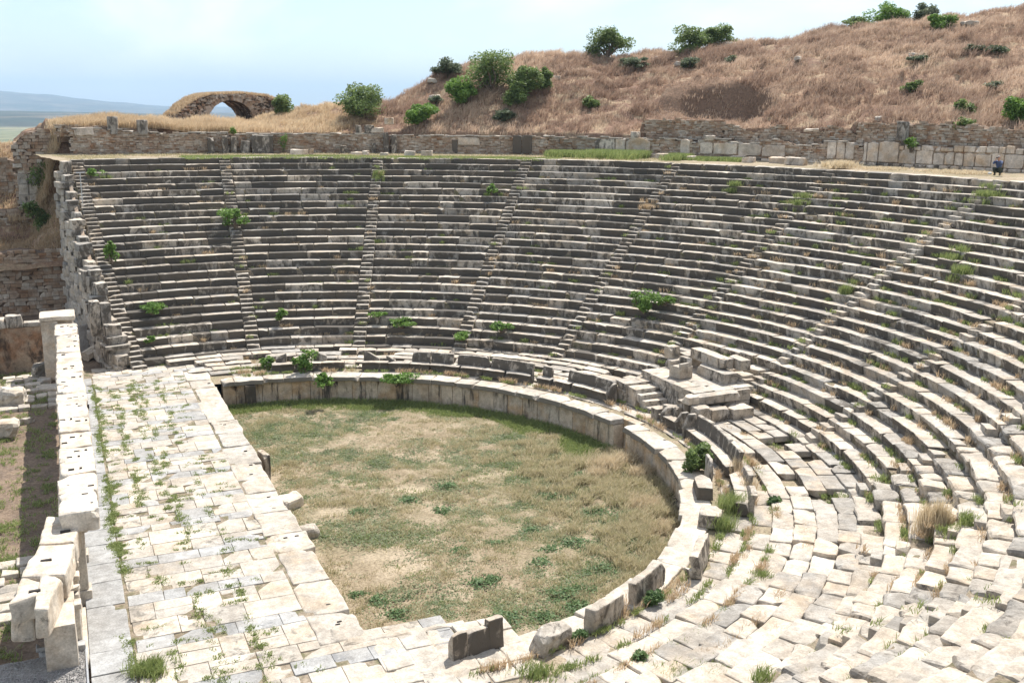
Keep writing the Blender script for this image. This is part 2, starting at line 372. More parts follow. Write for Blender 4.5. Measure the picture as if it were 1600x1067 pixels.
def build_ground():
    mb = MB()   # wide valley floor to the horizon
    r = np.concatenate([np.linspace(0, 200, 14), np.geomspace(260, 16000, 40)]); a = np.linspace(0, 2*math.pi, 97)
    RR, A = np.meshgrid(r, a, indexing='ij'); P = np.stack([RR*np.cos(A), RR*np.sin(A), 0*RR], -1)
    Z = -4-np.clip((RR-60)/500, 0, 1)*26+fbm(P, .002, 3, 3)*3*np.clip(RR/800, 0, 1)
    grid_mesh(mb, RR*np.cos(A), RR*np.sin(A), Z); part('ground', mb, M_plain, kind='structure', smooth=True)
    # mountains beyond the valley, seen to the left
    mb = MB()
    az = np.linspace(YAW-R_(36), YAW+R_(34), 420); d = np.linspace(7000, 14500, 90)
    AZ, D = np.meshgrid(az, d, indexing='ij')
    px = 800+F*np.tan(AZ-YAW)
    sk = np.interp(px, [-400, -150, 0, 45, 100, 150, 200, 260, 330, 450, 600, 1200, 2000], [134, 140, 150, 155, 158, 162, 167, 170, 171, 171, 171, 168, 160])
    H = (173.5+ (px-800)*.0078*0 - sk)/F*10500+14
    t = np.clip((D-7000)/3500, 0, 1); prof = np.sin(t*math.pi/2)**1.3
    prof = np.where(D > 10500, 1-np.clip((D-10500)/4000, 0, 1)**2*.9, prof)
    P = np.stack([D*np.sin(AZ), D*np.cos(AZ), 0*D], -1)
    rid = 1-np.abs(fbm(P, .0009, 4, 21))*1.0
    Z = -30+(H+34)*prof*(.72+.28*rid)+np.where(D < 10500, 1, .3)*fbm(P, .003, 3, 4)*14*prof
    grid_mesh(mb, P[..., 0]+CAM[0], P[..., 1]+CAM[1], Z); part('mountains', mb, M_mount, kind='structure', smooth=True)
    # mountain foot, closer and lower
    mb = MB()
    az = np.linspace(YAW-R_(34), YAW-R_(12), 200); d = np.linspace(2600, 6500, 60); AZ, D = np.meshgrid(az, d, indexing='ij'); P = np.stack([D*np.sin(AZ), D*np.cos(AZ), 0*D], -1)
    t = np.clip((D-2600)/3900, 0, 1); Z = -32+np.sin(t*math.pi)**.8*(24+26*fbm(P, .0011, 4, 33))
    grid_mesh(mb, P[..., 0]+CAM[0], P[..., 1]+CAM[1], Z); part('foothills', mb, M_mount, kind='structure', smooth=True)
build_ground()

BARE = [(*at_z(x, y, Z_ORCH)[:2], rx, ry) for x, y, rx, ry in ((648, 764, 1.3, .8), (560, 758, .9, .4), (515, 800, 1.2, .8), (745, 748, 1.2, .5), (800, 738, 1.8, .45), (870, 722, 1.8, .4), (930, 716, 1.2, .4), (480, 870, .7, 1.5), (590, 870, 1.6, 1.), (640, 890, 1.2, .8))]
def bare(P):
    b = np.zeros(P.shape[:-1])
    for x, y, rx, ry in BARE: b = np.maximum(b, np.exp(-(((P[..., 0]-x)/rx)**2+((P[..., 1]-y)/ry)**2)))
    return b
def bank_z(X, Y):
    P = np.stack([X, Y, 0*X], -1)
    Z = np.interp(Y, [40.6, 41.2, 47.4, 48.6, 51, 56, 58], [3.2, 3.7, 4.4, 6.1, 6.9, 11., 12.])+fbm(P, .5, 3, 12)*.25
    return np.minimum(Z+np.clip((X+10.5)/3.2, 0, 1)*np.interp(Y, [41, 45, 50, 54], [.3, 3.6, 3.2, .5]), 11.6)-np.clip(-X-12.5, 0, 30)*.45
def build_base():
    # earth body under the seats, the terrace walk and the orchestra floor
    mb = MB(); th = np.linspace(-101, 103.5, 260); R = [20.4]; Z = [-.06]
    for k in range(1, NR+1): R += [Rk(k)+.10, Rk(k)+.101]; Z += [Zk(k-1)-.10, Zk(k)-.10]
    R.append(R_DZ+.6); Z.append(Z_DZ-.12)
    T, RR = np.meshgrid(np.linspace(0, 1, 260), np.array(R), indexing='ij'); ZZ = np.tile(Z, (len(th), 1))
    T = R_(-101)+T*np.radians(103.3-.125*np.clip((RR-RA)/DT, 0, 26)+.8+101)
    grid_mesh(mb, RR*np.cos(T), RR*np.sin(T), ZZ); part('seating_slope', mb, M_joint, kind='structure')
    mb = MB(); th = np.linspace(-101, 101.5, 420); R = np.linspace(R_DZ+.35, 49.4, 26); T, RR = np.meshgrid(np.radians(th), R, indexing='ij')
    P = np.stack([RR*np.cos(T), RR*np.sin(T), 0*T], -1); ZZ = Z_DZ-.06+fbm(P, .8, 3, 2)*.06+np.clip(RR-46, 0, 2)*.05
    grid_mesh(mb, P[..., 0], P[..., 1], ZZ); part('terrace_path', mb, M_path, kind='structure', smooth=True)
    mb = MB(); x = np.linspace(-2, 16.6, 150); y = np.linspace(-16.6, 17, 260); X, Y = np.meshgrid(x, y, indexing='ij'); P = np.stack([X, Y, 0*X], -1)
    c = np.zeros((len(x)-1, len(y)-1, 3)); c[..., 1] = bare(np.stack([X, Y], -1))[:-1, :-1]*.62
    grid_mesh(mb, X, Y, Z_ORCH+fbm(P, .5, 3, 8)*.10+fbm(P, 3., 2, 18)*.03, c.reshape(-1, 3)); part('orchestra_floor', mb, M_orch, kind='structure', smooth=True)
    mb = MB(); x = np.linspace(-24, -5, 90); y = np.linspace(-18, 48, 200); X, Y = np.meshgrid(x, y, indexing='ij'); P = np.stack([X, Y, 0*X], -1)
    grid_mesh(mb, X, Y, -.24+fbm(P, .3, 3, 8)*.10-(np.clip(-X-16, 0, 5)*.1)); part('backstage_ground', mb, M_earth, kind='structure', smooth=True)
    # banked ground left of the seats
    mb = MB(); x = np.linspace(-40, -5.2, 90); y = np.linspace(40.6, 58, 90); X, Y = np.meshgrid(x, y, indexing='ij'); P = np.stack([X, Y, 0*X], -1)
    Z = bank_z(X, Y)
    grid_mesh(mb, X, Y, Z); part('banked_slope', mb, M_hill, kind='structure', smooth=True)
build_base()

# ------------------------------------------------------------------ seats
def near(P): return np.linalg.norm(np.asarray(P)-CAM)
def in_view(P, mar=260):
    x, y, z = to_px(P); return z > 1 and -mar < x < 1600+mar and -mar < y < 1067+mar
wedge_names = {
 0: 'leftmost far seating wedge beside the ruined end wall, bright shrub on its lower rows',
 1: 'far seating wedge second from the left, between the first two shrubby stairways',
 2: 'far central seating wedge with trailing green plants on its lower rows',
 3: 'far dark seating wedge straight above the middle of the backed benches',
 4: 'seating wedge with a large leafy fig growing among its rows, left of the tribune',
 5: 'seating wedge rising directly behind the stone tribune',
 6: 'seating wedge just right of the tribune with broad sunlit treads',
 7: 'right-hand seating wedge with weedy gaps, cut off by the right edge',
 8: 'pale worn seating wedge at the right, ending in a dry grass clump',
 9: 'near seating wedge of tumbled cream blocks in the lower right corner',
 10: 'nearest seating wedge of heaved pale blocks along the bottom edge',
 11: 'foremost seating end in front of the paved stage corner'}
def seat_row(mb, k, w, tha, thb):
    """k: row; blocks run from angle tha down to thb (degrees)"""
    R = Rk(k); z1 = Zk(k); z0 = Zk(k-1)-.10
    mid = (tha+thb)/2; nearness = mid < -36
    far = mid > 30
    dis = .35 if far else (.55 if mid > -18 else .8 if mid > -36 else 1.25)
    L = R_(tha-thb)*R; s = 0.
    stain_f = .95 if mid > 50 else (.88 if mid > 15 else .78 if mid > -20 else .66 if mid > -36 else .42)
    stain_t = .50 if mid > 50 else (.38 if mid > 15 else .24 if mid > -20 else .06)
    row_off = rng.normal()*.012
    while s < L-.15:
        l = rng.uniform(.9, 2.6) if far else rng.uniform(.8, 2.1)
        if nearness: l = rng.choice([rng.uniform(.7, 1.2), rng.uniform(1.1, 2.3)])
        if L-s-l < .5: l = L-s
        th_mid = R_(thb)+(s+l/2)/R; P = (R*math.cos(th_mid), R*math.sin(th_mid), z1)
        vis = in_view(P)
        if vis:
            dist = near(P); step = .34 if dist > 45 else (.22 if dist > 30 else .15)
            dz = rng.normal()*.012*dis+row_off; dd = rng.normal()*.02*dis
            if rng.random() < .05*dis: dz -= rng.uniform(.03, .12); dd += rng.uniform(-.12, .1)
            if nearness and rng.random() < .22: dz += rng.uniform(-.10, .10); dd += rng.uniform(-.12, .10)
            r = .035+.02*rng.random()*dis+(.02+.06*rng.random() if nearness else 0)
            t = (rng.beta(.9, .9) if not nearness else rng.beta(.7, 1.5), stain_t*rng.uniform(.2, 1.6), rng.random()*.9)
            if rng.random() < (.12 if nearness else .08): t = (1, stain_t+.35, .2)
            sf = stain_f*rng.uniform(.62, 1.12) if rng.random() < .88 else stain_f*.5
            def mp(v, R=R, thb=thb, z1=z1, dd=dd, dz=dz):
                v = v.copy(); low = v[:, 2] < z1-.15
                v[:, 1] = v[:, 1]+np.where(low & (v[:, 1] < .2), .09, 0)+dd+.03*vnoise(np.stack([v[:, 0]*.6, v[:, 2], v[:, 2]*0+k], -1), 1., 77); v[:, 2] += dz+(.05 if nearness else .022)*vnoise(np.stack([v[:, 0]*.45, v[:, 0]*0, v[:, 0]*0+k*3.3], -1), 1., 5)
                th = R_(thb)+v[:, 0]/R; RR = R+v[:, 1]; return np.stack([RR*np.cos(th), RR*np.sin(th), v[:, 2]], -1)
            g_ = .009 if far else .005; a = (s+g_, 0, z0); b = (s+l-g_, DT+.16, z1)
            stone(mb, a, b, r=r, step=step, amp=.011+.010*dis+(.02 if nearness else 0), chip=.25+.3*dis, tint=t, side={2: sf, 0: sf, 1: sf}, mapf=mp, tilt=.010*dis if not nearness else .045)
        s += l
def build_seats():
    for w in range(12):
        mid = AISLE[0]-16.538*(w+.5)
        r0 = 21.3; root = thing('seating_wedge', (r0*math.cos(R_(mid)), r0*math.sin(R_(mid)), 0), wedge_names[w], 'seating wedge', 'wedges of stone seat rows round the orchestra')
        for k in range(1, NR+1):
            R = Rk(k); half = math.degrees(.40/R)
            a = aisle_th(w, k)-half; b = (AISLE[w+1]+half) if w < 11 else AISLE[12]
            mb = MB(); seat_row(mb, k, w, a, b)
            if mb.n: part('seat_row', mb, M_seat, root)
stair_names = ['narrow stairway at the left end of the seats beside the broken end wall', 'far stairway with a round fig bush growing half way up it', 'far stairway with grass at its top, leading down to the central backed benches',
 'far stairway fourth from the left, bending toward the middle bench', 'dark narrow stairway left of the large leafy fig', 'stairway ending behind the left part of the tribune', 'weedy stairway descending to the right of the tribune',
 'broken stairway with pale steps in the right-hand seats', 'worn stairway meeting the blue-grey slabs above the right benches', 'overgrown stairway beside the tall dry grass clump', 'half-buried stairway in the tumbled lower right seats', 'buried stairway near the bottom edge']
def build_stairs():
    for a in range(12):
        root = None; mb = MB()
        for k in range(1, NR+1):
            for h in (0, 1):
                R = Rk(k-1)+DT*(.5 if h == 0 else 1.0)+.02; z = Zk(k-1)+(Zk(k)-Zk(k-1))*(.5 if h == 0 else .985)
                th = aisle_th(a, k); P = (R*math.cos(R_(th)), R*math.sin(R_(th)), z)
                if not in_view(P, 150): continue
                w = .385; dis = .4 if th > 30 else 1.
                t = (rng.random(), .3 if th > 30 else .1, rng.random())
                if rng.random() < .10*dis: continue
                stone(mb, (-w, 0, z-.34), (w, .36+.08, z), r=.025, step=.3, amp=.012*dis+.006, chip=.4, tint=t, side={2: .75 if th > 10 else .45}, mapf=polar(R, th), tilt=.03*dis)
        if mb.n:
            th = AISLE[a]; part('stairway', mb, M_seat, None, stair_names[a], 'stairway', 'radial stairways between the seats', loc=(RA*math.cos(R_(th)), RA*math.sin(R_(th)), 0))
build_seats(); build_stairs()

# ------------------------------------------------------------------ podium, walkway
def pod(v):  # local (s angle-length at RP, d outward, z) around the podium circle
    th = v[:, 0]/RP; R = RP+v[:, 1]; return np.stack([OX+R*np.cos(th), OY+R*np.sin(th), v[:, 2]], -1)
def build_podium():
    def sect(t0, t1, label):
        mid = R_((t0+t1)/2); root = thing('podium_wall', (OX+RP*math.cos(mid), OY+RP*math.sin(mid), Z_ORCH), label, 'podium wall', 'wall round the orchestra')
        cop = MB(); s = R_(t0)*RP; e = R_(t1)*RP
        while s < e-.1:
            l = min(rng.uniform(.9, 1.7), e-s); 
            if e-s-l < .4: l = e-s
            th = (s+l/2)/RP; nr = math.degrees(th) < -25
            stone(cop, (s+.006, -.02+rng.normal()*(.03 if not nr else .06), -.26), (s+l-.006, 1.05+rng.normal()*.04, rng.normal()*.012), r=.045, step=.2, amp=.02 if not nr else .03, chip=.6, tint=(rng.random()*.8, .12, rng.random()), side={2: .85 if not nr else .4}, mapf=pod, tilt=.012 if not nr else .03)
            s += l
        part('coping', cop, M_floor, root)
        s = R_(t0)*RP; wl = MB(); n = 0
        while s < e-.1:
            l = min(rng.uniform(.6, 1.05), e-s); th = math.degrees((s+l/2)/RP)
            sf = .48 if th > 72 else (.44 if th > 25 else .34)
            stone(wl, (s+.008, .22+rng.normal()*.006, Z_ORCH-.25), (s+l-.008, .8, -.262), r=.015, step=.4, amp=.006, chip=.15, tint=(rng.random(), sf*rng.uniform(.5, 1.2), rng.random()), mapf=pod); s += l
        part('wall_slabs', wl, M_podium, root)
        b = MB(); s = R_(t0)*RP
        while s < e-.1:
            l = min(rng.uniform(1., 1.8), e-s); stone(b, (s, .10, Z_ORCH-.3), (s+l, .5, Z_ORCH+.13), r=.03, step=.5, amp=.012, chip=.3, tint=(.6, .6, .3), mapf=pod); s += l
        part('base_moulding', b, M_podium, root)
    sect(5.6, 91.5, 'long curved podium wall with black-streaked slabs on the far side of the orchestra')
    sect(-96., 2.0, 'curved podium wall with orange-stained slabs on the right and near side of the orchestra')
    # recess wall between the two, where steps went down
    mb = MB(); 
    stone(mb, (0, 0, Z_ORCH-.2), (1.5, .5, -.03), r=.03, step=.3, amp=.015, tint=(.5, .3, .9), mapf=frame((16.55, .75, 0), R_(96)))
    part('recess_wall', mb, M_podium, None, 'short recessed wall in the gap of the podium below the tribune', 'wall', loc=(16.5, 1.4, Z_ORCH))
    # walkway paving in concentric strips
    mb = MB()
    for r0, r1, z, t0, t1 in ((16.72, 17.75, -.05, -98, 92), (17.75, 18.5, .02, -98, 93), (18.5, 19.25, .10, -98, 94), (19.25, 20.0, .18, -98, 95), (20.0, 20.75, .24, -98, 96), (20.75, 21.6, .30, -98, 98)):
        s = R_(t0)*r0
        while s < R_(t1)*r0:
            l = rng.uniform(.8, 1.8); th = math.degrees((s+l/2)/r0); dis = 1 if th < -35 else .4
            P = (r0*math.cos(R_(th)), r0*math.sin(R_(th)), 0)
            if in_view(P) and not (rng.random() < (.16 if dis < 1 else .04)):
                stone(mb, (s+.005, rng.normal()*.03*dis, z-.3), (s+l-.005, r1-r0+.03, z+rng.normal()*.025*dis), r=.04+.03*rng.random()*dis, step=.2 if dis == 1 else .35, amp=.02*dis+.005, chip=.5, tint=(rng.random(), .10, rng.random()) if rng.random() > .12 else (0, .1, 0), side={2: .72}, mapf=lambda v, r0=r0: np.stack([(r0+v[:, 1])*np.cos(v[:, 0]/r0), (r0+v[:, 1])*np.sin(v[:, 0]/r0), v[:, 2]], -1), tilt=.03*dis)
            s += l
    part('walkway_paving', mb, M_seat, kind='structure')
    mb = MB(); T, RR = np.meshgrid(np.radians(np.linspace(-101, 100, 220)), np.linspace(16.2, 22, 12), indexing='ij'); P = np.stack([RR*np.cos(T), RR*np.sin(T), 0*T], -1)
    grid_mesh(mb, P[..., 0], P[..., 1], -.10+fbm(P, 1.5, 2, 2)*.05); part('walkway_soil', mb, M_path, kind='structure', smooth=True)
build_podium()

# ------------------------------------------------------------------ stage
def build_stage():
    sb = MB(); x = np.linspace(-8.5, 2.6, 60); y = np.linspace(-17.6, 21.5, 160); X, Y = np.meshgrid(x, y, indexing='ij'); P = np.stack([X, Y, 0*X], -1); Z = -.035+fbm(P, 2., 2, 3)*.012; Z = np.where((X > -1.75) & (Y > -14.0) & (Y < 19.2), -1.9, Z); grid_mesh(sb, X, Y, Z)
    root = thing('stage_platform', (-4.5, 4, -.3), 'long stage platform paved in cream and blue-grey marble slabs with weedy joints', 'stage platform')
    part('joint_bedding', sb, M_joint, root)
    mb = MB(); bl = MB()
    y = -17.2
    n = 0
    while y < 21.6:
        h = rng.uniform(.85, 1.25); blue = (n % 3 == 2); hh = h*.58 if blue else h
        x = -7.44+rng.uniform(0, .1); xe = -2.65 if y > -13.8 else 1.0
        if y > 18.9: xe = -.4
        while x < xe-.05:
            l = rng.uniform(.6, 1.35)
            if xe-x-l < .4: l = xe-x
            parts_ = [(0, hh)]
            if not blue and rng.random() < .30: m = rng.uniform(.35, .65)*hh; parts_ = [(0, m), (m, hh)]
            for a, b in parts_:
                isb = blue and rng.random() < .8 or rng.random() < .06
                stone(bl if isb else mb, (x+.007, y+a+.007+rng.normal()*.006, -.25), (x+l-.007, y+b-.007+rng.normal()*.006, rng.normal()*.005), r=.014, step=.45, amp=.006, chip=.3, tint=(rng.beta(1., 1.), rng.choice([.0, .15, .42], p=[.4, .35, .25]), rng.random()), tilt=.004)
            x += l
        y += hh; n += 1
    part('paving', mb, M_floor, root); 
    # blue-grey slab band along the colonnade
    y = -17.4
    while y < 19.5:
        l = rng.uniform(.9, 1.7); stone(bl, (-8.55, y+.008, -.25), (-7.46, y+l-.008, rng.normal()*.008), r=.02, step=.4, amp=.010, chip=.35, tint=(rng.random()*.5, .0, rng.random()*.4)); y += l
    part('blue_grey_slabs', bl, M_blue, root)
    # big edge slabs with dowel holes
    ed = MB(); y = -13.7; hl = MB()
    while y < 18.9:
        l = rng.uniform(1.5, 2.7)
        if 18.9-y-l < .8: l = 18.9-y
        w = rng.uniform(1.05, 1.35)
        stone(ed, (-1.42-w, y+.01, -.34), (-1.40+rng.normal()*.05, y+l-.01, .012+rng.normal()*.012), r=.05, step=.25, amp=.03, chip=.7, tint=(rng.random()*.8, rng.choice([.05, .3]), rng.random()), tilt=.008)
        for _ in range(rng.integers(0, 3)):
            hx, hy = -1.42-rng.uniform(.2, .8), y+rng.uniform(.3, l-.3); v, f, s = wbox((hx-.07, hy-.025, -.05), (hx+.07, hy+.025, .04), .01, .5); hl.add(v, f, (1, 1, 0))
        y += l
    part('edge_slabs', ed, M_floor, root); part('dowel_holes', hl, flat_mat('painted_hole_shade', (.035, .03, .026), .95), root)  # holes are solid dark blocks; the shade inside them is painted near-black
    # front wall down to the orchestra
    fw = MB(); y = -13.8
    while y < 18.9:
        l = rng.uniform(1., 1.7); stone(fw, (-2.2, y, Z_ORCH-.3), (-1.62, y+l-.01, -.35), r=.03, step=.5, amp=.012, tint=(rng.random(), .5, rng.random())); y += l
    part('front_wall', fw, M_podium, root)
    # return wall at the far end, by the dark recess, and the cross walls
    rw = MB(); x = -1.7
    for i in range(3):
        stone(rw, (x, 18.75, Z_ORCH-.3), (x+.85, 19.3, -.3), r=.03, step=.4, amp=.015, tint=(.5, .6, .5)); x += .85
    for j in range(3): stone(rw, (.2, 15.6+j*1.1, Z_ORCH-.3), (.75, 16.7+j*1.1, -.28), r=.03, step=.4, amp=.015, tint=(.5, .75, .5))
    stone(rw, (-1.5, -14.6, Z_ORCH-.3), (1.2, -14.1, -.3), r=.03, step=.4, amp=.015, tint=(.5, .4, .5))
    part('end_walls', rw, M_podium, root)
    # slabs bridging to the walkway at both ends
    br = MB()
    for i in range(4):
        for j in range(3):
            stone(br, (-1.5+i*.62, 18.8+j*.75, -.28), (-1.5+i*.62+.6, 18.8+j*.75+.73, .01), r=.03, step=.4, amp=.015, chip=.5, tint=(rng.random()*.6, .1, rng.random()))
    for i in range(5):
        for j in range(4):
            stone(br, (-1.35+i*.8, -17.3+j*.82, -.28), (-1.35+i*.8+.78, -17.3+j*.82+.8, .02+rng.normal()*.01), r=.035, step=.25, amp=.018, chip=.6, tint=(rng.random()*.6, .08, rng.random()), tilt=.015)
    stone(br, (-1.5, -14.05, -.25), (2.2, -13.75, .05), r=.08, step=.25, amp=.05, tint=(.2, .1, .8), mapf=frame((0, 0, 0), R_(-3)))
    part('corner_slabs', br, M_floor, root)
build_stage()
#@@PART2
# ------------------------------------------------------------------ backed benches
def org(v): # local (s at R=17.1 from the x axis, d outward, z)
    th = v[:, 0]/17.1; R = 17.1+v[:, 1]; return np.stack([R*np.cos(th), R*np.sin(th), v[:, 2]], -1)
def bench(name, label, t0, t1, backs, seat=True, st=.8, ends=()):
    """t0<t1 degrees; backs: list of (ta, tb, height a, height b)"""
    mid = R_((t0+t1)/2); root = thing(name, (17.3*math.cos(mid), 17.3*math.sin(mid), 0), label, 'bench', 'backed marble benches along the front walk')
    if seat:
        mb = MB(); s = R_(t0)*17.1; e = R_(t1)*17.1
        while s < e-.05:
            l = rng.uniform(1., 1.8); l = e-s if e-s-l < .5 else l
            def prof(v):
                v = v.copy(); v[:, 1] += np.where((v[:, 2] < .30) & (v[:, 1] < .2), .09, 0); return org(v)
            stone(mb, (s+.006, 0, -.06), (s+l-.006, .52, .45), r=.04, step=.14, amp=.015, chip=.4, tint=(rng.random()*.8, .25, rng.random()), side={2: st, 0: st, 1: st}, mapf=prof); s += l
        part('seat', mb, M_seat, root)
    for ta, tb, ha, hb in backs:
        mb = MB(); a, b = R_(ta)*17.1, R_(tb)*17.1
        def prof(v, a=a, b=b, ha=ha, hb=hb):
            v = v.copy(); t = np.clip((v[:, 0]-a)/(b-a), 0, 1); H = ha+(hb-ha)*t
            u = np.clip((v[:, 2]-.40)/.6, -.8, 1.3); v[:, 2] = np.where(v[:, 2] > .45, .45+(v[:, 2]-.45)*(H-.45)/.55, v[:, 2]); v[:, 1] += .10*np.clip(u, 0, 1)**1.6; return org(v)
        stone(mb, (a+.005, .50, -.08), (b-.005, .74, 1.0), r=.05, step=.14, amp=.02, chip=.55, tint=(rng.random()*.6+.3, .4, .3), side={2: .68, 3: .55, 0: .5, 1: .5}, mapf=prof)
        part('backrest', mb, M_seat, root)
    for te, h in ends:
        mb = MB(); a = R_(te)*17.1
        stone(mb, (a-.11, -.02, -.06), (a+.11, .62, h), r=.06, step=.1, amp=.02, tint=(.6, .35, .4), side={2: .6, 0: .6, 1: .5}, mapf=lambda v, h=h: org(np.stack([v[:, 0], v[:, 1]+np.where(v[:, 2] > .5, .30*(v[:, 2]-.5)/max(h-.5, .1)*np.clip(1-(v[:, 1]/.6), 0, 1), .05*np.sin(v[:, 2]*9)), v[:, 2]], -1)))
        part('armrest', mb, M_seat, root)
bench('bench', 'leftmost backed bench, broken to two stubs with a leafy shrub between', 70., 83.5, [(80.6, 82.6, .95, .72), (73.3, 75.8, .70, 1.0)])
bench('bench', 'longest backed bench, in the middle, its back gapped near the left end', 32.9, 66.7, [(63.6, 66.5, .55, 1.05), (60.6, 62.3, .50, .72), (53.8, 57.4, 1.02, 1.0), (49.4, 53.7, 1.0, 1.02), (42., 48.6, 1.0, 1.0), (33.2, 41.9, 1.0, 1.0)])
bench('bench', 'short bench with high carved back and armrest just left of the tribune', 14.9, 31.6, [(29.2, 31.2, .98, 1.0), (15.4, 25.6, 1.0, 1.02)], ends=((15.1, .95),))
bench('bench', 'broken bench end with curled armrests below the tribune stairs', -4.0, 1.8, [(-.2, 1.6, .9, .6)], ends=((.9, .8), (-3.6, .95)))
bench('bench', 'curved bench with tall continuous back right of the tribune, above the fig shrub', -23.5, -5.6, [(-11.5, -6.0, 1.08, 1.02), (-18., -11.6, 1.02, 1.05), (-23.4, -18.1, 1.05, 1.0)], ends=((-5.9, 1.08),))
bench('bench', 'low bench with thin broken back below the fig shrub, by the dry grass', -37., -25.5, [(-30.5, -25.8, .85, .7), (-36.5, -31., .75, .5)])
def fallen(name, label, px, py, size, ang, z=0., tx=0., ty=0., mat=None, cat='stone block', group='fallen bench stones on the near walk', tint=(.4, .2, .5), st=.5, r=.05, amp=.03):
    p = at_z(px, py, z); mb = MB(); sx, sy, sz = size
    stone(mb, (-sx/2, -sy/2, -.05), (sx/2, sy/2, sz), r=r, step=max(.1, min(size)/4), amp=amp, chip=.8, tint=tint, side={0: st, 1: st, 2: st, 3: st}, mapf=frame(p, ang, tx, ty))
    return part(name, mb, mat or M_seat, None, label, cat, group, loc=p)
fallen('bench_fragment', 'short loose bench piece standing against the dark green fig shrub', 1098, 770, (1.5, .62, .5), R_(62), tint=(.3, .2, .4), st=.8)
fallen('bench_fragment', 'thin upright back slab behind the bench piece at the fig shrub', 1107, 752, (1.1, .16, 1.0), R_(66), tint=(.8, .3, .4))
fallen('bench_fragment', 'tilted squarish block beside the rough grass, above the slab lying by the walk', 1110, 815, (1.0, .8, .45), R_(48), .02, tint=(.2, .1, .4))
fallen('leaning_slab', 'long leaning back slab at the walk edge, its shaded side dark, nearest the weeds', 1096, 882, (2.1, .32, .72), R_(47), tx=R_(-8), tint=(.2, .2, .5), st=.5)
fallen('leaning_slab', 'back slab with a rounded boss at its right end, above the green weeds', 1012, 925, (2.0, .28, .70), R_(31), tx=R_(-5), tint=(.4, .2, .5), st=.5)
fallen('leaning_slab', 'short dark-sided back block between two gaps on the near walk', 944, 972, (1.5, .36, .72), R_(25), tint=(.3, .3, .5), st=.5)
fallen('leaning_slab', 'small broken corner piece with a pointed top near the bottom of the walk', 856, 1008, (1.0, .5, .55), R_(20), tx=R_(8), ty=R_(6), tint=(.6, .3, .3), st=.45, amp=.07)
mb = MB(); p = at_z(745, 1018, 0)
for x0, x1, h in ((-.83, -.35, .74), (-.36, .35, .70), (.34, .82, .86)):
    stone(mb, (x0, -.14, -.05), (x1, .14, h), r=.05, step=.1, amp=.02, chip=.4, tint=(.3, .25, .6), side={2: .72, 0: .5, 1: .5, 3: .5}, mapf=frame(p, R_(9), R_(-4)))
part('upright_slab', mb, M_seat, None, 'isolated upright back slab with brown shaded face at the corner of the stage', 'stone slab', 'fallen bench stones on the near walk', loc=p)
fallen('rubble_stone', 'small cube lying beside the leaning back slab', 1092, 888, (.32, .3, .3), R_(20), tint=(.3, .2, .4)); fallen('rubble_stone', 'small tilted lump in front of the leaning back slab', 1081, 897, (.5, .35, .22), R_(70), ty=.15, tint=(.1, .1, .4))

# ------------------------------------------------------------------ tribune
def build_tribune():
    root = thing('tribune', (19., 2.6, 0), 'stone tribune platform with short stair, cut into the front rows of seats', 'tribune')
    def blk(mb, a, b, **k):
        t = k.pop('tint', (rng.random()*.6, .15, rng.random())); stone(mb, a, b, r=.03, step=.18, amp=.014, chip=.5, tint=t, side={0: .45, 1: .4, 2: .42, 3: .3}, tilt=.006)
    fr = MB()                                   # main platform wall in slabs
    y = .3
    for l in (1.15, 1.05, 1.2, 1.2):
        blk(fr, (18.95, y, -.1), (19.6, y+l-.01, .72)); blk(fr, (18.92, y+.2, .73), (19.65, y+l+.16, 1.26)); y += l
    for x in (19.6, 20.45, 21.3): blk(fr, (x, .12, -.1), (x+.83, .6, .70)); blk(fr, (x, .10, .71), (x+.83, .62, 1.26))
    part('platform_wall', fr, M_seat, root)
    tp = MB()
    for i in range(5):
        y = .25+i*.98; x = 18.9
        while x < 22.4: l = rng.uniform(.8, 1.3); blk(tp, (x, y, 1.05), (x+l-.01, y+.97, 1.34+rng.normal()*.01)); x += l
    blk(tp, (18.45, -.35, .9), (21.2, .24, 1.30)); part('platform_floor', tp, M_seat, root)
    ls = MB()
    for a, b in (((17.3, 4.1, -.05), (18.9, 5.25, .62)), ((17.35, 4.15, .62), (18.4, 5.2, .98)), ((18.4, 4.15, .62), (19.4, 5.3, .98)), ((17.5, 3.35, -.05), (18.9, 4.09, .88))): blk(ls, a, b)
    part('stair_cheek', ls, M_seat, root)
    for i, z in enumerate((.66, .44, .22)):
        m = MB(); blk(m, (17.6, 3.35-(i+1)*.42, -.05), (18.9, 3.35-i*.42-.01, z)); part('step', m, M_seat, root)
    rw = MB()
    for a, b in (((18.3, -1.0, -.05), (19.1, -.36, .95)), ((19.12, -1.0, -.05), (20.2, -.36, .8)), ((20.22, -1.2, -.05), (21.4, -.36, .75)), ((18.2, .0, -.05), (18.85, .6, 1.02)), ((17.6, .2, -.05), (18.2, .95, .75)), ((17.3, 1.0, -.05), (18.3, 1.5, .5))): blk(rw, a, b)
    part('side_wall', rw, M_seat, root)
    up = MB()
    for a, b in (((21.15, 1.0, 1.3), (22.0, 3.4, 1.86)), ((21.55, 1.7, 1.86), (22.2, 4.6, 2.42)), ((20.5, 4.3, 1.3), (21.4, 5.4, 1.75)), ((21.4, 4.6, 1.3), (22.3, 5.5, 2.0)), ((22.3, 1.2, 1.86), (22.9, 2.5, 2.4))): blk(up, a, b)
    part('upper_blocks', up, M_seat, root)
build_tribune()
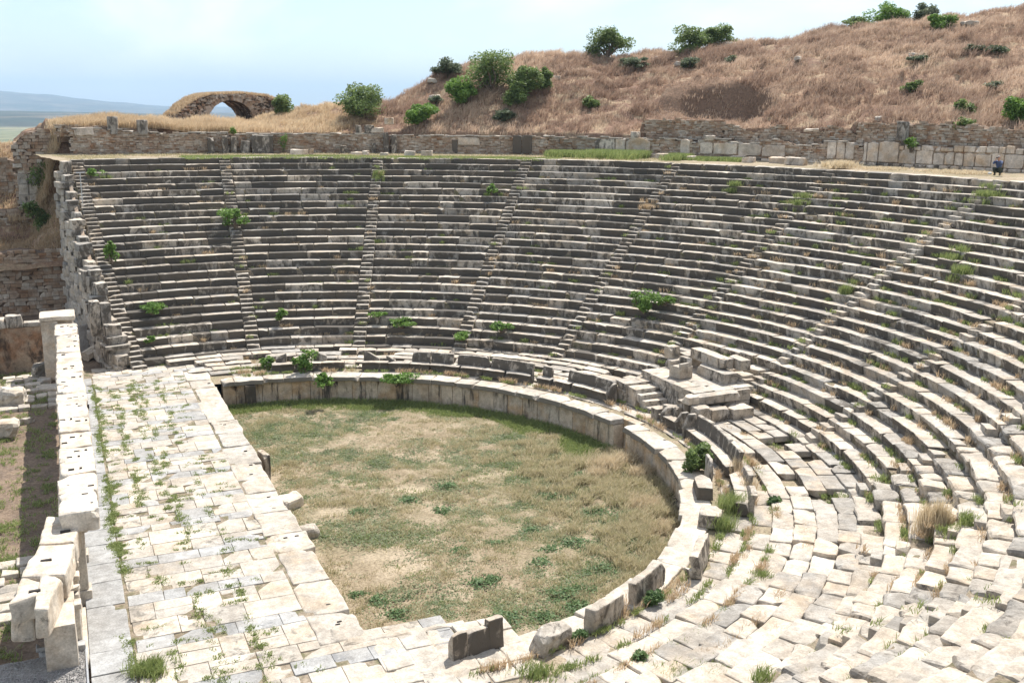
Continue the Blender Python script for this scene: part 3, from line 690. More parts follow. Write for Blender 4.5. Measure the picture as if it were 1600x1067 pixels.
def build_throne():
    p = np.array([20.0, 3.1, 1.34]); root = thing('throne', p, 'square marble seat with scooped top and arched back on the tribune platform', 'throne')
    m = MB(); f = frame(p, R_(8)); stone(m, (-.42, -.42, 0), (.42, .42, .62), r=.03, step=.12, amp=.012, chip=.3, tint=(.1, .1, .6), side={2: .3, 0: .25}, mapf=f); part('seat', m, M_seat, root)
    m = MB(); stone(m, (.18, -.42, .62), (.42, .42, 1.02), r=.12, step=.08, amp=.012, chip=.3, tint=(.3, .2, .6), side={0: .6, 3: .5}, mapf=f); part('backrest', m, M_seat, root)
    for s in (-1, 1): m = MB(); stone(m, (-.40, s*.34-.08, .62), (.2, s*.34+.08, .82), r=.04, step=.08, amp=.01, tint=(.2, .1, .6), mapf=f); part('armrest', m, M_seat, root)
build_throne()
def build_altar():
    p = at_z(1148, 603, .75); root = thing('altar', p, 'moulded stone base with flaring broken cornice on the right of the tribune', 'stone base')
    f = frame(p, R_(-8)); m = MB(); stone(m, (-.5, -.62, -.3), (.5, .62, .55), r=.03, step=.2, amp=.012, tint=(.2, .15, .6), side={0: .4, 2: .3}, mapf=f); part('die', m, M_marble, root)
    m = MB(); stone(m, (-.66, -.8, .56), (.64, .1, .76), r=.05, step=.15, amp=.03, chip=.9, tint=(.1, .1, .4), side={0: .5}, mapf=f); stone(m, (-.62, .1, .56), (.55, .78, .90), r=.06, step=.15, amp=.05, chip=.9, tint=(.3, .2, .4), side={0: .6}, mapf=f); part('cornice', m, M_marble, root)
build_altar()
def place(name, label, p, size, ang=0., mat=None, cat='stone block', group=None, tint=(.3, .15, .5), st=.35, **k):
    mb = MB(); sx, sy, sz = size
    stone(mb, (-sx/2, -sy/2, -.03), (sx/2, sy/2, sz), r=k.get('r', .04), step=max(.12, min(size)/4), amp=k.get('amp', .02), chip=.7, tint=tint, side={0: st, 1: st, 2: st, 3: st}, mapf=frame(p, ang, k.get('tx', 0), k.get('ty', 0)))
    return part(name, mb, mat or M_marble, None, label, cat, group, loc=p)
place('stone_block', 'small upright cube on rubble at the back corner of the tribune', (21.0, 5.5, 1.75), (.62, .55, .62), R_(10))
place('stone_block', 'pale cube standing at the front right corner of the tribune', (18.45, -.1, 1.0), (.62, .6, .35), R_(5))

# ------------------------------------------------------------------ colonnade along the stage
def build_colonnade():
    root = thing('stage_colonnade', (-8.7, 3., 0), 'long row of piers carrying weathered white beams along the left of the stage', 'colonnade')
    y = -8.8; hole = MB(); i = 0
    while y < 20.6:
        l = rng.uniform(1.25, 2.5); l = 20.7-y if 20.7-y-l < .9 else l
        mb = MB(); dx = rng.normal()*.035; zt = 2.98+rng.normal()*.03
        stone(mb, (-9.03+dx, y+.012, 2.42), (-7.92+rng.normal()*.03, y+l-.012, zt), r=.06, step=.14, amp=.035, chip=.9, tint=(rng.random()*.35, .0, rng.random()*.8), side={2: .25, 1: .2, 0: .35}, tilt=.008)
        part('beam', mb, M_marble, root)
        for _ in range(2 if l > 1.4 else 1):
            hx = rng.uniform(-8.85, -8.1); hy = y+rng.uniform(.3, l-.3)
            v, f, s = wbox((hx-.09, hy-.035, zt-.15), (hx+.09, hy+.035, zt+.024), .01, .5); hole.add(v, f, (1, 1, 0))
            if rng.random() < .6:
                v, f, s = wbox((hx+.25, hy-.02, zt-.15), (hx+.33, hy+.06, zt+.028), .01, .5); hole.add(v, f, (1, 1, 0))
        y += l; i += 1
    part('clamp_holes', hole, bpy.data.materials['painted_hole_shade'], root)  # uncut beams: near-black blocks paint the shade inside the clamp holes
    y = -8.2
    while y < 20.4:
        mb = MB(); stone(mb, (-8.95, y, -.2), (-8.35, y+.62, .28), r=.03, step=.3, amp=.01, tint=(.2, .1, .4)); stone(mb, (-8.88, y+.07, .28), (-8.42, y+.55, 2.14), r=.03, step=.3, amp=.008, tint=(.2, .12, .4)); stone(mb, (-8.97, y-.03, 2.14), (-8.30, y+.65, 2.42), r=.05, step=.2, amp=.012, tint=(.1, .1, .4))
        part('pier', mb, M_marble, root); y += 2.76
    # nearer part: solid pilastered wall with heavy blocks on top, set back
    wl = MB(); y = -13.2
    for l in (1.35, 1.35, 1.5): stone(wl, (-9.55, y, -.2), (-8.80, y+l-.01, 1.75), r=.02, step=.4, amp=.006, tint=(.15, .05, .7)); y += l
    part('back_wall', wl, M_marble, root)
    pl = MB(); stone(pl, (-8.80, -12.05, -.2), (-8.56, -8.95, .14), r=.02, step=.4, amp=.006, tint=(.1, 0, .4)); part('plinth', pl, M_marble, root)
    for yy in (-12.1, -11.2, -10.3, -9.35):
        m = MB(); stone(m, (-8.82, yy, .14), (-8.68, yy+.30, 1.60), r=.025, step=.3, amp=.004, tint=(.1, .05, .6)); stone(m, (-8.83, yy-.05, 1.60), (-8.63, yy+.35, 1.76), r=.03, step=.2, amp=.005, tint=(.1, .05, .6)); part('pilaster', m, M_marble, root)
    def quad(cs, z0, z1, m, **k):
        A, B, C_, D = [at_z(x, y, z1)[:2] for x, y in cs]      # far left, far right, near right, near left
        L = np.linalg.norm(A-D); Wd = np.linalg.norm(A-B)
        def mp(v):
            u = (v[:, 0]/Wd)[:, None]; w = (v[:, 1]/L)[:, None]; q = (D*(1-u)+C_*u)*(1-w)+(A*(1-u)+B*u)*w; return np.concatenate([q, v[:, 2:]], 1)
        stone(m, (0, .01, z0), (Wd, L-.01, z1), r=.07, step=.12, amp=.03, chip=.6, tint=(.1, 0, .7), side={2: .3, 0: .3}, mapf=mp, **k)
    m = MB(); quad(((72, 804), (130, 807), (116, 846), (60, 849)), 1.78, 2.55, m); part('cornice_block', m, M_marble, root)
    m = MB(); quad(((59, 852), (117, 848), (102, 897), (33, 899)), 1.78, 2.50, m); part('cornice_block', m, M_marble, root)
    m = MB(); quad(((62, 899), (98, 898), (74, 950), (52, 952)), 1.65, 2.45, m); quad(((34, 900), (63, 900), (58, 930), (14, 944)), 1.80, 2.44, m); quad(((20, 946), (60, 940), (52, 962), (14, 966)), 1.05, 1.78, m); part('cornice_block', m, M_marble, root)
    h = MB()
    for hx, hy, z in ((102, 829, 2.57), (72, 874, 2.52), (54, 922, 2.46)):
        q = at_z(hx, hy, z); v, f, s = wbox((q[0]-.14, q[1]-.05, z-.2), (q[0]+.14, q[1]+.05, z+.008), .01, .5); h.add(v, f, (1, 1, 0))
    part('clamp_holes', h, bpy.data.materials['painted_hole_shade'], root)  # same painted shade for the holes in the near blocks
    # taller end pier at the far end
    m = MB(); stone(m, (-9.75, 20.7, -.2), (-8.9, 21.35, 3.1), r=.03, step=.4, amp=.01, tint=(.3, .1, .9)); stone(m, (-9.8, 20.65, 3.1), (-8.0, 22.6, 3.36), r=.05, step=.2, amp=.02, tint=(0, 0, .3)); stone(m, (-8.9, 21.4, -.2), (-8.1, 22.5, 3.1), r=.03, step=.4, amp=.01, tint=(.2, .1, .6))
    part('end_pier', m, M_marble, root)
build_colonnade()
def build_gravel():
    mb = MB(); x = np.linspace(-15, -8.62, 60); y = np.linspace(-19, -12.35, 60); X, Y = np.meshgrid(x, y, indexing='ij'); P = np.stack([X, Y, 0*X], -1)
    Z = .55+fbm(P, 2, 2, 3)*.02+fbm(P, 14, 2, 4)*.015
    grid_mesh(mb, X, Y, Z); part('gravel_bed', mb, M_gravel, kind='structure', smooth=True)
    mb = MB(); n = 9000; Q = np.stack([rng.uniform(-13, -8.64, n), rng.uniform(-16.5, -12.4, n), np.full(n, .56)], -1)
    base = np.array([[1, 0, 0], [-1, 0, 0], [0, 1, 0], [0, -1, 0], [0, 0, 1], [0, 0, -1]], float)
    s = rng.uniform(.012, .032, (n, 1, 3)); V = Q[:, None]+base[None]*s+rng.normal(size=(n, 6, 3))*.004
    fc = np.array([[0, 2, 4], [2, 1, 4], [1, 3, 4], [3, 0, 4]]); FF = (fc[None]+np.arange(n)[:, None, None]*6).reshape(-1, 3)
    mb.add(V.reshape(-1, 3), FF, np.repeat(np.stack([rng.random(n), rng.random(n)*.5, rng.random(n)], -1), 4, 0)); part('loose_gravel', mb, M_grey, kind='stuff', label='loose grey gravel in the lower left corner', cat='gravel')
    mb = MB(); v, f, s = wbox((-8.64, -18, .0), (-8.60, -12.3, .60), .004, 2); mb.add(v, f); part('edging_strip', mb, M_metal, None, 'thin pale metal edging beside the gravel', 'edging', loc=(-8.6, -15, .3))
    mb = MB(); stone(mb, (-9.75, -12.42, .25), (-8.62, -12.12, .72), r=.02, step=.3, amp=.008, tint=(.3, 0, .2)); stone(mb, (-9.8, -12.40, .72), (-9.5, -12.1, .84), r=.02, step=.2, amp=.008, tint=(.3, 0, .2))
    part('ledge_stone', mb, M_grey, None, 'grey stone ledge lying across the foot of the pilastered wall', 'ledge stone', loc=(-9.2, -12.3, .25))
build_gravel()
def rough_rock(name, label, p, size, mat=M_marble, group=None, tint=(.3, .3, .5), ang=0., amp=.10, tx=0., ty=0., cat='rock'):
    mb = MB(); sx, sy, sz = size
    stone(mb, (-sx/2, -sy/2, -.08), (sx/2, sy/2, sz), r=min(size)*.28, step=min(size)/5, amp=amp, chip=1., tint=tint, mapf=frame(p, ang, tx, ty)); return part(name, mb, mat, None, label, cat, group, loc=p)
G = 'rocks lying behind the colonnade'
rough_rock('rock', 'large rounded boulder on the ground left of the colonnade, under the doorway wall', at_z(18, 632, -.2), (1.3, 1.2, .9), group=G)
rough_rock('rock', 'orange-sided squared rock at the left edge below the boulder', at_z(6, 682, -.2), (1.3, 1.0, .8), group=G, tint=(.2, .2, 1.))
rough_rock('rock', 'thin grey slab lying between boulder and squared rock', at_z(32, 660, -.2), (1.2, .5, .18), group=G, tint=(.8, .2, .2))
rough_rock('rock', 'mossy greenish block beside the far end pier', at_z(70, 590, -.2), (1.2, .9, .9), group=G, tint=(.7, .6, .2))
rough_rock('orchestra_rock', 'pale leaning rock at the stage edge with weeds under it', at_z(452, 792, Z_ORCH), (1.1, .7, .55), tint=(.2, .1, .4), ang=.5, tx=.2, amp=.06, group='rocks at the stage edge')
rough_rock('orchestra_rock', 'squared grey lump beside the stage edge, nearer the camera', at_z(482, 838, Z_ORCH), (.75, .6, .4), tint=(.7, .3, .4), ang=.2, amp=.05, group='rocks at the stage edge')
place('upright_slab', 'single dark upright slab standing at the stage edge in the orchestra', at_z(414, 752, Z_ORCH), (.28, .9, 1.35), R_(8), mat=M_podium, st=.45, tint=(.5, .4, .3), cat='stone slab')

# ------------------------------------------------------------------ masonry helper
def masonry(mb, L, z0, zt, mapf, bw=(.18, .5), bh=(.09, .17), depth=.3, gap=.012, tintf=None, jitter=.02, coarse=True):
    """courses of stones: local (s, d, z); zt(s) top height"""
    z = z0; zmax = max(zt(s) for s in np.linspace(0, L, 60))
    while z < zmax:
        h = rng.uniform(*bh); s = -rng.uniform(0, .2)
        while s < L:
            l = rng.uniform(*bw); m = s+l/2
            if 0 <= m <= L and z+h*.5 < zt(m):
                d = rng.normal()*jitter; zz = z+rng.normal()*.008
                t = tintf() if tintf else (rng.random(), rng.random()*.35, rng.random())
                if coarse:
                    v, f, sd = wbox((s+gap/2, d, zz+gap/2), (s+l-gap/2, d+depth, zz+h-gap/2), coarse=True)
                    v = v+rng.normal(size=v.shape)*np.array([.012, .012, .008]); v = mapf(v); mb.add(v, f, t)
                else: stone(mb, (s+gap/2, d, zz+gap/2), (s+l-gap/2, d+depth, zz+h-gap/2), r=.02, step=.3, amp=.012, chip=.3, tint=t, mapf=mapf)
            s += l
        z += h
def th_px(x, y=235, R=R_W): return th_of(at_R(x, y, R))
def build_terrace_wall():
    secs = [(98.5, 84.2, 'rubble wall at the far left end of the terrace below the dry grass'), (84.2, 68.8, 'rubble wall of the terrace below the ruined arch'),
            (68.4, 52.5, 'long plain rubble wall in the middle of the terrace'), (52.5, 38., 'rubble wall with pale arched marble panels behind the green grass'),
            (38., 22., 'stepped rubble wall with long horizontal marble panels under the dug-out hollow'), (22., -6., 'tall wall of pale marble cladding on the right behind the crouching person')]
    zt = {0: lambda th: 12.55+.35*np.exp(-((th-97)/4)**2)+.05*np.sin(th*7), 1: lambda th: 12.5+.06*np.sin(th*3), 2: lambda th: 12.42+.04*np.sin(th*2), 3: lambda th: 12.42+.08*np.sin(th*2.2),
          4: lambda th: 12.35+.2*np.sin(th*1.1), 5: lambda th: 12.35+.1*np.sin(th*1.7)}
    roots = []
    for i, (ta, tb, lab) in enumerate(secs):
        m = R_((ta+tb)/2); root = thing('terrace_wall', (R_W*math.cos(m), R_W*math.sin(m), Z_DZ), lab, 'rubble wall', 'sections of the wall along the back of the terrace'); roots.append(root)
        L = R_(ta-tb)*R_W; mp = polar(R_W, tb); mb = MB(); f = lambda s, i=i, tb=tb: float(zt[i](tb+math.degrees(s/R_W)))
        masonry(mb, L, Z_DZ-.1, f, mp)
        part('masonry', mb, M_rubble, root)
        b = MB(); th = np.linspace(tb, ta, 40); T, RR = np.meshgrid(np.radians(th), [R_W+.12, R_W+.13, R_W+1.0], indexing='ij'); ZZ = np.stack([0*th+Z_DZ-.3, zt[i](th)-.06, np.minimum(zt[i](th)-.04, 12.5)], -1)
        grid_mesh(b, RR*np.cos(T), RR*np.sin(T), ZZ); part('mortar_core', b, M_mortar, root)
        if i < 5:   # flat capping stones
            c = MB(); s = 0
            while s < L:
                l = rng.uniform(.35, 1.1)
                if rng.random() < .8:
                    z = f(s+l/2); stone(c, (s+.01, -.05, z-.03), (s+l-.01, .5, z+.07+rng.normal()*.012), r=.02, step=.4, amp=.012, chip=.3, tint=(rng.random()*.5+.4, .2, .4), mapf=mp)
                s += l
            part('capping', c, M_seat, root)
    # raised back walls
    def back(ta, tb, z0, zf, lab, R=48.9, root=None):
        m = R_((ta+tb)/2); root = thing('upper_wall', (R*math.cos(m), R*math.sin(m), z0), lab, 'rubble wall', 'raised walls behind the terrace wall')
        L = R_(ta-tb)*R; mb = MB(); masonry(mb, L, z0, lambda s: float(zf(tb+math.degrees(s/R))), polar(R, tb)); part('masonry', mb, M_rubble, root)
        b = MB(); th = np.linspace(tb, ta, 30); T, RR = np.meshgrid(np.radians(th), [R+.12, R+.13, R+1.2], indexing='ij'); z = np.array([zf(t) for t in th]); grid_mesh(b, RR*np.cos(T), RR*np.sin(T), np.stack([0*th+z0-.4, z-.07, z-.05], -1)); part('mortar_core', b, M_mortar, root)
        return root
    back(th_px(1000, 205), th_px(1122, 205), 12.3, lambda t: 13.95-.05*math.sin(t*5), 'raised rubble wall under the dark hollow in the hill')
    back(th_px(1124, 205), th_px(1325, 210), 12.2, lambda t: 13.35+.28*math.sin(t*1.3), 'broken rubble wall stepping down right of the hollow')
    back(th_px(1330, 205), th_px(1700, 215), 12.2, lambda t: 13.9-.55*max(0, (15-t)/10) + .1*math.sin(t*3), 'rubble wall with a small column, above the marble cladding', R=48.5)
    back(th_px(88, 200, 48.6), th_px(245, 200, 48.6), 12.3, lambda t: 13.15-.02*(97-t)*2, 'low rubble wall topped by dry grass at the far left', R=48.6)
    # marble panels
    def panel(x0, x1, z0, z1, i, r=.04, st=.12, d=-.10, round_top=0.):
        ta, tb = th_px(x0), th_px(x1); L = R_(ta-tb)*R_W; mb = MB(); mp0 = polar(R_W, tb)
        def mp(v):
            if round_top:
                v = v.copy(); u = (v[:, 0]/L-.5)*2; v[:, 2] = np.where(v[:, 2] > (z0+z1)/2, v[:, 2]-round_top*np.abs(u)**2.2, v[:, 2])
            return mp0(v)
        stone(mb, (.012, d, z0), (L-.012, .15, z1), r=r, step=.22, amp=.012, chip=.35, tint=(rng.random(), st*rng.uniform(.4, 2.), rng.random()), mapf=mp)
        part('marble_panel', mb, M_panel, roots[i])
    panel(706, 715, Z_DZ, 12.1, 2, st=.5); panel(716, 750, 11.7, 12.3, 2, st=.2)
    panel(801, 815, Z_DZ+.1, 12.55, 2, st=.9); panel(816, 831, Z_DZ+.1, 12.55, 2, st=.9)
    panel(930, 961, 11.5, 12.35, 3, st=.3); panel(962, 977, 11.4, 12.35, 3); panel(978, 1016, 11.3, 12.5, 3, round_top=.35)
    panel(1063, 1078, 11.05, 12.45, 3, round_top=.15)
    panel(1094, 1114, 11.35, 12.25, 4, round_top=.1); panel(1115, 1152, 11.35, 12.2, 4); panel(1154, 1190, 11.3, 12.2, 4); panel(1191, 1227, 11.3, 12.15, 4)
    panel(1293, 1307, 11.3, 12.5, 4); panel(1308, 1321, 11.3, 12.5, 4); panel(1322, 1335, 11.3, 12.5, 4)
    x = 1350
    for w in (6, 18, 32, 27, 27, 18, 16, 14, 18, 26, 20, 32, 36, 30, 36, 40, 36): panel(x, x+w-1, 11.2+rng.normal()*.02, (12.62 if x < 1405 else 12.05)+rng.normal()*.05, 5, round_top=.06); x += w
    x = 1405
    while x < 1720: w = rng.integers(9, 22); panel(x, x+w-1, 12.1, 12.42+rng.normal()*.07, 5, r=.05); x += w
    # foundation blocks at the foot
    x = 1340
    while x < 1720: w = rng.integers(14, 26); panel(x, x+w-1, Z_DZ-.05, 11.16, 5, r=.06, d=-.28, st=.35); x += w
    for a, b in ((930, 1016), (1020, 1060), (1062, 1150), (1152, 1228), (1232, 1330)):
        x = a
        while x < b: w = rng.integers(16, 34); panel(x, min(x+w, b)-1, Z_DZ-.05, 11.12+rng.normal()*.04, 3 if b < 1070 else 4, r=.06, d=-.22, st=.3); x += w
build_terrace_wall()

# loose stones and uprights on the terrace: (px, py of foot, w, h, label, kind)
TB = [(178, 212, .8, 1.35, 'tall grey stub standing on the left part of the terrace wall', 'column_stub', 12.55), (224, 214, .85, 1.15, 'second grey stub on the terrace wall, dark streaked, left of the arch', 'column_stub', 12.5),
 (132, 212, 1.4, .55, 'white slab lying in the top of the leftmost terrace wall', 'stone_block', 12.5), (330, 237, .5, 1.3, 'dark-based upright pier beside the sprouting plant', 'stone_block', None),
 (352, 237, .45, 1.4, 'left one of two close grey uprights on the terrace below the arch', 'stone_block', None), (365, 237, .42, 1.4, 'right one of two close grey uprights on the terrace below the arch', 'stone_block', None), (383, 239, .75, 1.0, 'broad grey block right of the two close uprights', 'stone_block', None),
 (410, 238, 1.7, 1.5, 'massive layered dark block at the end of the left terrace wall', 'stone_block', None), (468, 242, 1.4, .45, 'pink-brown block lying at the wall foot right of the layered block', 'stone_block', None), (487, 242, .35, .5, 'small upright stone beside the pink-brown block', 'stone_block', None),
 (537, 240, .5, .65, 'small pale upright slab against the middle wall', 'stone_block', None), (560, 242, .9, .25, 'flat rubble stone left of the round pale stone', 'rubble_stone', None), (575, 242, .55, .35, 'round pale stone on the terrace left of the ruined gate', 'rubble_stone', None),
 (584, 239, .3, .9, 'short rounded post left of the stepped opening', 'stone_block', None), (605, 238, .45, 1.75, 'left upright of the ruined gate in the middle wall', 'stone_block', None), (617, 238, .42, 1.6, 'right leaning upright of the ruined gate in the middle wall', 'stone_block', None),
 (608, 244, .6, .3, 'pale block at the foot of the ruined gate', 'stone_block', None), (649, 244, .85, .42, 'brown squared block on the terrace right of the ruined gate', 'stone_block', None), (677, 244, .9, .45, 'second brown squared block, further right of the gate', 'stone_block', None),
 (1022, 246, .7, .35, 'pale block beside the end of the green grass', 'stone_block', None), (1042, 248, 1.0, .4, 'large pale slab right of the green grass', 'stone_block', None), (1090, 250, .9, .3, 'flat slab beside the second green patch', 'stone_block', None),
 (1157, 250, 1.1, .35, 'weathered block at the wall foot right of the low green weeds', 'stone_block', None), (1190, 254, .9, .35, 'broken brown block on the terrace in front of the long panels', 'stone_block', None), (1233, 255, 1.3, .42, 'pinkish block on the terrace beside the large white block', 'stone_block', None), (1272, 258, 1.5, .5, 'large white tilted block on the terrace left of the straw heap', 'stone_block', None),
 (1108, 219, .75, .35, 'white rounded stone balanced on top of the panelled wall', 'rubble_stone', 12.45), (1265, 213, 1.0, .15, 'thin pale slab on top of the rubble wall', 'stone_block', 13.3), (992, 210, .7, .5, 'stack of flat stones above the arched marble panels', 'stone_block', 12.5),
 (1407, 216, .8, 1.3, 'small grey column drum on the wall above the marble cladding', 'column_stub', 12.75), (608, 198, .8, .5, 'white stone capping the rubble heap behind the gate', 'rubble_stone', 13.4), (590, 208, 1.0, .4, 'pale slab on the rubble heap left of the gate', 'rubble_stone', 12.7),
 (560, 208, .5, .7, 'left stub of masonry poking from the grass above the wall', 'rubble_stone', 12.6), (577, 208, .8, .7, 'right stub of masonry poking from the grass above the wall', 'rubble_stone', 12.6), (268, 208, 0, 0, '', '', None)]
for (x, y, w, h, lab, nm, zz) in TB:
    if not nm: continue
    if zz is None: p = at_z(x, y, Z_DZ); R = min(math.hypot(p[0], p[1]), R_W-.35); th = R_(th_px(x)); p = np.array([R*math.cos(th), R*math.sin(th), Z_DZ-.03])
    else: R = R_W+.25; th = R_(th_px(x, y)); p = np.array([R*math.cos(th), R*math.sin(th), zz-.05])
    dep = min(w, .6) if w < 1.3 else .7
    if nm == 'column_stub':
        mb = MB(); n = 20; zs = np.array([0, .05, .5, .93, 1.])*h; rr = np.array([.95, 1, .96, .98, .88])*w/2
        A, K = np.meshgrid(np.linspace(0, 2*math.pi, n+1), np.arange(5), indexing='ij'); P = np.stack([rr[K]*np.cos(A)*(1+.04*np.cos(A*10)), rr[K]*np.sin(A)*(1+.04*np.cos(A*10)), zs[K]], -1)
        P[-1] = P[0]; P = P+p; grid_mesh(mb, P[..., 0], P[..., 1], P[..., 2], (.8, .5, .2)); mb.add(np.concatenate([P[:-1, 4], [p+np.array([0, 0, h])]]), [[i, (i+1) % n, n] for i in range(n)], (.8, .3, .2))
        part(nm, mb, M_seat, None, lab, 'column stub', 'stubs standing on the terrace wall', loc=p)
    else:
        place(nm, lab, p, (dep, w, h), th, mat=M_seat if h > .6 or w > 1.5 else M_panel, cat='stone block', group='loose stones along the terrace wall', tint=(rng.random(), .5 if h > .6 else .2, rng.random()), st=.62 if h > .6 else .35, amp=.03, tx=rng.normal()*.03, ty=rng.normal()*.03, r=.05)

# ------------------------------------------------------------------ ruined arch
def build_arch():
    o = at_R(352, 193, 68); o[2] = 12.9
    vd = math.atan2(o[1]-CAM[1], o[0]-CAM[0]); ax = vd+R_(17)      # tunnel direction, turned left of the line of sight
    root = thing('ruined_arch', o, 'ruined rubble vault with an open arch and dry grass on its roof', 'ruined arch')
    D0, D1 = -2., 3.2; ca, sa = math.cos(ax), math.sin(ax)
    def mp(v):  # local x across (right positive), y depth along the tunnel, z up
        x = v[:, 0]; y = v[:, 1]; return np.stack([o[0]+y*ca+x*sa, o[1]+y*sa-x*ca, o[2]+v[:, 2]], -1)
    r_in = 2.35; zc = .05; outer = lambda a: None
    # outline half-height of the mass
    def top(x): return np.interp(x, [-6.1, -5.2, -4.2, -3, -2, 1, 3.8, 4.9, 5.6, 6.0], [-.6, .9, 1.8, 2.55, 2.85, 3.0, 2.8, 2.4, 1.3, -.6])
    fc = MB(); xs = np.linspace(-6.1, 6., 90)
    def inner(x): return np.where(np.abs(x) < r_in, zc+1.0*np.sqrt(np.maximum(r_in**2-x**2, 0)), -1.)
    for yy, sgn in ((D0, 1), (D1, -1)):
        X, K = np.meshgrid(xs, np.linspace(0, 1, 22), indexing='ij'); Zb = inner(X); Zt = top(X); Z = Zb+(Zt-Zb)*K
        P = np.stack([X.ravel(), np.full(X.size, float(yy)), Z.ravel()], -1); P[:, 1] += fbm(P, 1.6, 3, 31)*.28*sgn; P = mp(P).reshape(*X.shape, 3); grid_mesh(fc, P[..., 0], P[..., 1], P[..., 2], (.5, .5, .5))
    a = np.linspace(0, math.pi, 40); A, K = np.meshgrid(a, np.linspace(D0, D1, 24), indexing='ij'); P = np.stack([(r_in*np.cos(A)).ravel(), K.ravel(), (zc+1.0*r_in*np.sin(A)).ravel()], -1); P[:, [0, 2]] += (fbm(P, 2.2, 3, 3)*.10)[:, None]; P = mp(P).reshape(*A.shape, 3); grid_mesh(fc, P[..., 0], P[..., 1], P[..., 2], (.4, .6, .6))
    X, K = np.meshgrid(xs, np.linspace(D0, D1, 16), indexing='ij'); P = np.stack([X.ravel(), K.ravel(), top(X).ravel()], -1); P[:, 2] += fbm(P, 1., 3, 8)*.22; P = mp(P).reshape(*X.shape, 3); grid_mesh(fc, P[..., 0], P[..., 1], P[..., 2], (.5, .4, .5))
    part('vault_core', fc, M_mortar, root, smooth=False)
    st = MB()   # face stones and arch ring
    for _ in range(1500):
        x = rng.uniform(-5.9, 5.8); zi = float(inner(np.array([x]))[0]); z = rng.uniform(max(zi, -.8), float(top(x)))
        if abs(x) < r_in+.35 and z < zc+1.0*math.sqrt(max((r_in+.45)**2-x*x, 0)): continue
        w = rng.uniform(.14, .42); h = rng.uniform(.09, .22); d = D0+rng.uniform(-.32, .0)
        v, f, s = wbox((-w/2, 0, -h/2), (w/2, .4, h/2), coarse=True); an = rng.normal()*.12; c_, s_ = math.cos(an), math.sin(an)
        v = np.stack([v[:, 0]*c_-v[:, 2]*s_+x, v[:, 1]+d, v[:, 0]*s_+v[:, 2]*c_+z], -1)+rng.normal(size=v.shape)*.02; st.add(mp(v), f, (rng.random(), rng.random()*.6, rng.random()))
    n = 34
    for i in range(n):
        an = math.pi*(i+.5)/n; rad = r_in+.02; w = math.pi*rad/n*1.05
        for dpt in (D0-.2, D0+.6, D0+1.5, D0+2.4, D0+3.3, D0+4.2):
            v, f, s = wbox((-w/2, 0, 0), (w/2, .8, rng.uniform(.35, .62)), coarse=True); c_, s_ = math.sin(an), math.cos(an)
            x = v[:, 0]*(-c_)+v[:, 2]*s_; z = v[:, 0]*s_+v[:, 2]*c_
            v = np.stack([x+rad*s_*1.0, v[:, 1]+dpt, (z+rad*c_)*1.0], -1); v[:, 2] = zc+v[:, 2]*1.0; v += rng.normal(size=v.shape)*.02; st.add(mp(v), f, (rng.random(), rng.random()*.5, rng.random()))
    part('rubble_facing', st, M_rubble, root)
    t = MB(); n = 2600; x = rng.uniform(-5.3, 5.2, n); y = rng.uniform(D0-.1, D1, n); P = mp(np.stack([x, y, top(x)+.05], -1)); tufts(t, P, 6, .30, .2, .03); part('roof_grass', t, M_dry, root)
# ------------------------------------------------------------------ vegetation
WIND = np.array([.55, -.35])
def tufts(mb, P, nb, h, lean, w, tint=None, wind=.3, spread=.06):
    n = len(P); N_ = n*nb; B = np.repeat(P, nb, 0)+np.concatenate([rng.normal(size=(N_, 2))*spread, np.zeros((N_, 1))], 1)
    H = h*rng.uniform(.55, 1.15, N_) if np.isscalar(h) else np.repeat(h, nb)*rng.uniform(.55, 1.15, N_)
    a = rng.uniform(0, 2*math.pi, N_); ln = rng.normal(size=(N_, 2))*lean*H[:, None]+WIND*wind*H[:, None]
    wv = np.stack([np.cos(a), np.sin(a), 0*a], -1)*w/2
    mid = B+np.concatenate([ln*.35, (H*.6)[:, None]], 1); tip = B+np.concatenate([ln, H[:, None]*np.ones((N_, 1))], 1)
    V = np.stack([B-wv, B+wv, mid+wv*.9, mid-wv*.9, tip], 1).reshape(-1, 3)
    i = np.arange(N_)*5; t = rng.random((N_, 3)) if tint is None else np.repeat(np.asarray(tint), nb, 0)+np.concatenate([rng.normal(size=(N_, 1))*.15, np.zeros((N_, 2))], 1)
    t = np.clip(t, 0, 1)
    mb.add(V, np.stack([i, i+1, i+2, i+3], -1), t); mb.add(np.zeros((0, 3)), np.zeros((0, 3), int), np.zeros((0, 3)))
    mb.n -= 0; base = mb.n-len(V); mb.t.append(np.stack([i+3, i+2, i+4], -1)+base); mb.ct.append(t)
def leaves(mb, C, size, up=.3, tint=None):
    n = len(C); u = rng.normal(size=(n, 3)); u /= np.linalg.norm(u, axis=1, keepdims=True); nr = rng.normal(size=(n, 3)); nr[:, 2] = np.abs(nr[:, 2])+up; v = np.cross(nr, u); v /= np.linalg.norm(v, axis=1, keepdims=True)+1e-9; u = np.cross(v, nr); u /= np.linalg.norm(u, axis=1, keepdims=True)+1e-9
    s = size*rng.uniform(.6, 1.3, (n, 1)); V = np.stack([C-u*s, C-v*s*.5, C+u*s, C+v*s*.5], 1).reshape(-1, 3); i = np.arange(n)*4
    t = np.stack([rng.random(n), rng.random(n), rng.random(n)], -1) if tint is None else tint
    mb.add(V, np.stack([i, i+1, i+2, i+3], -1), t)
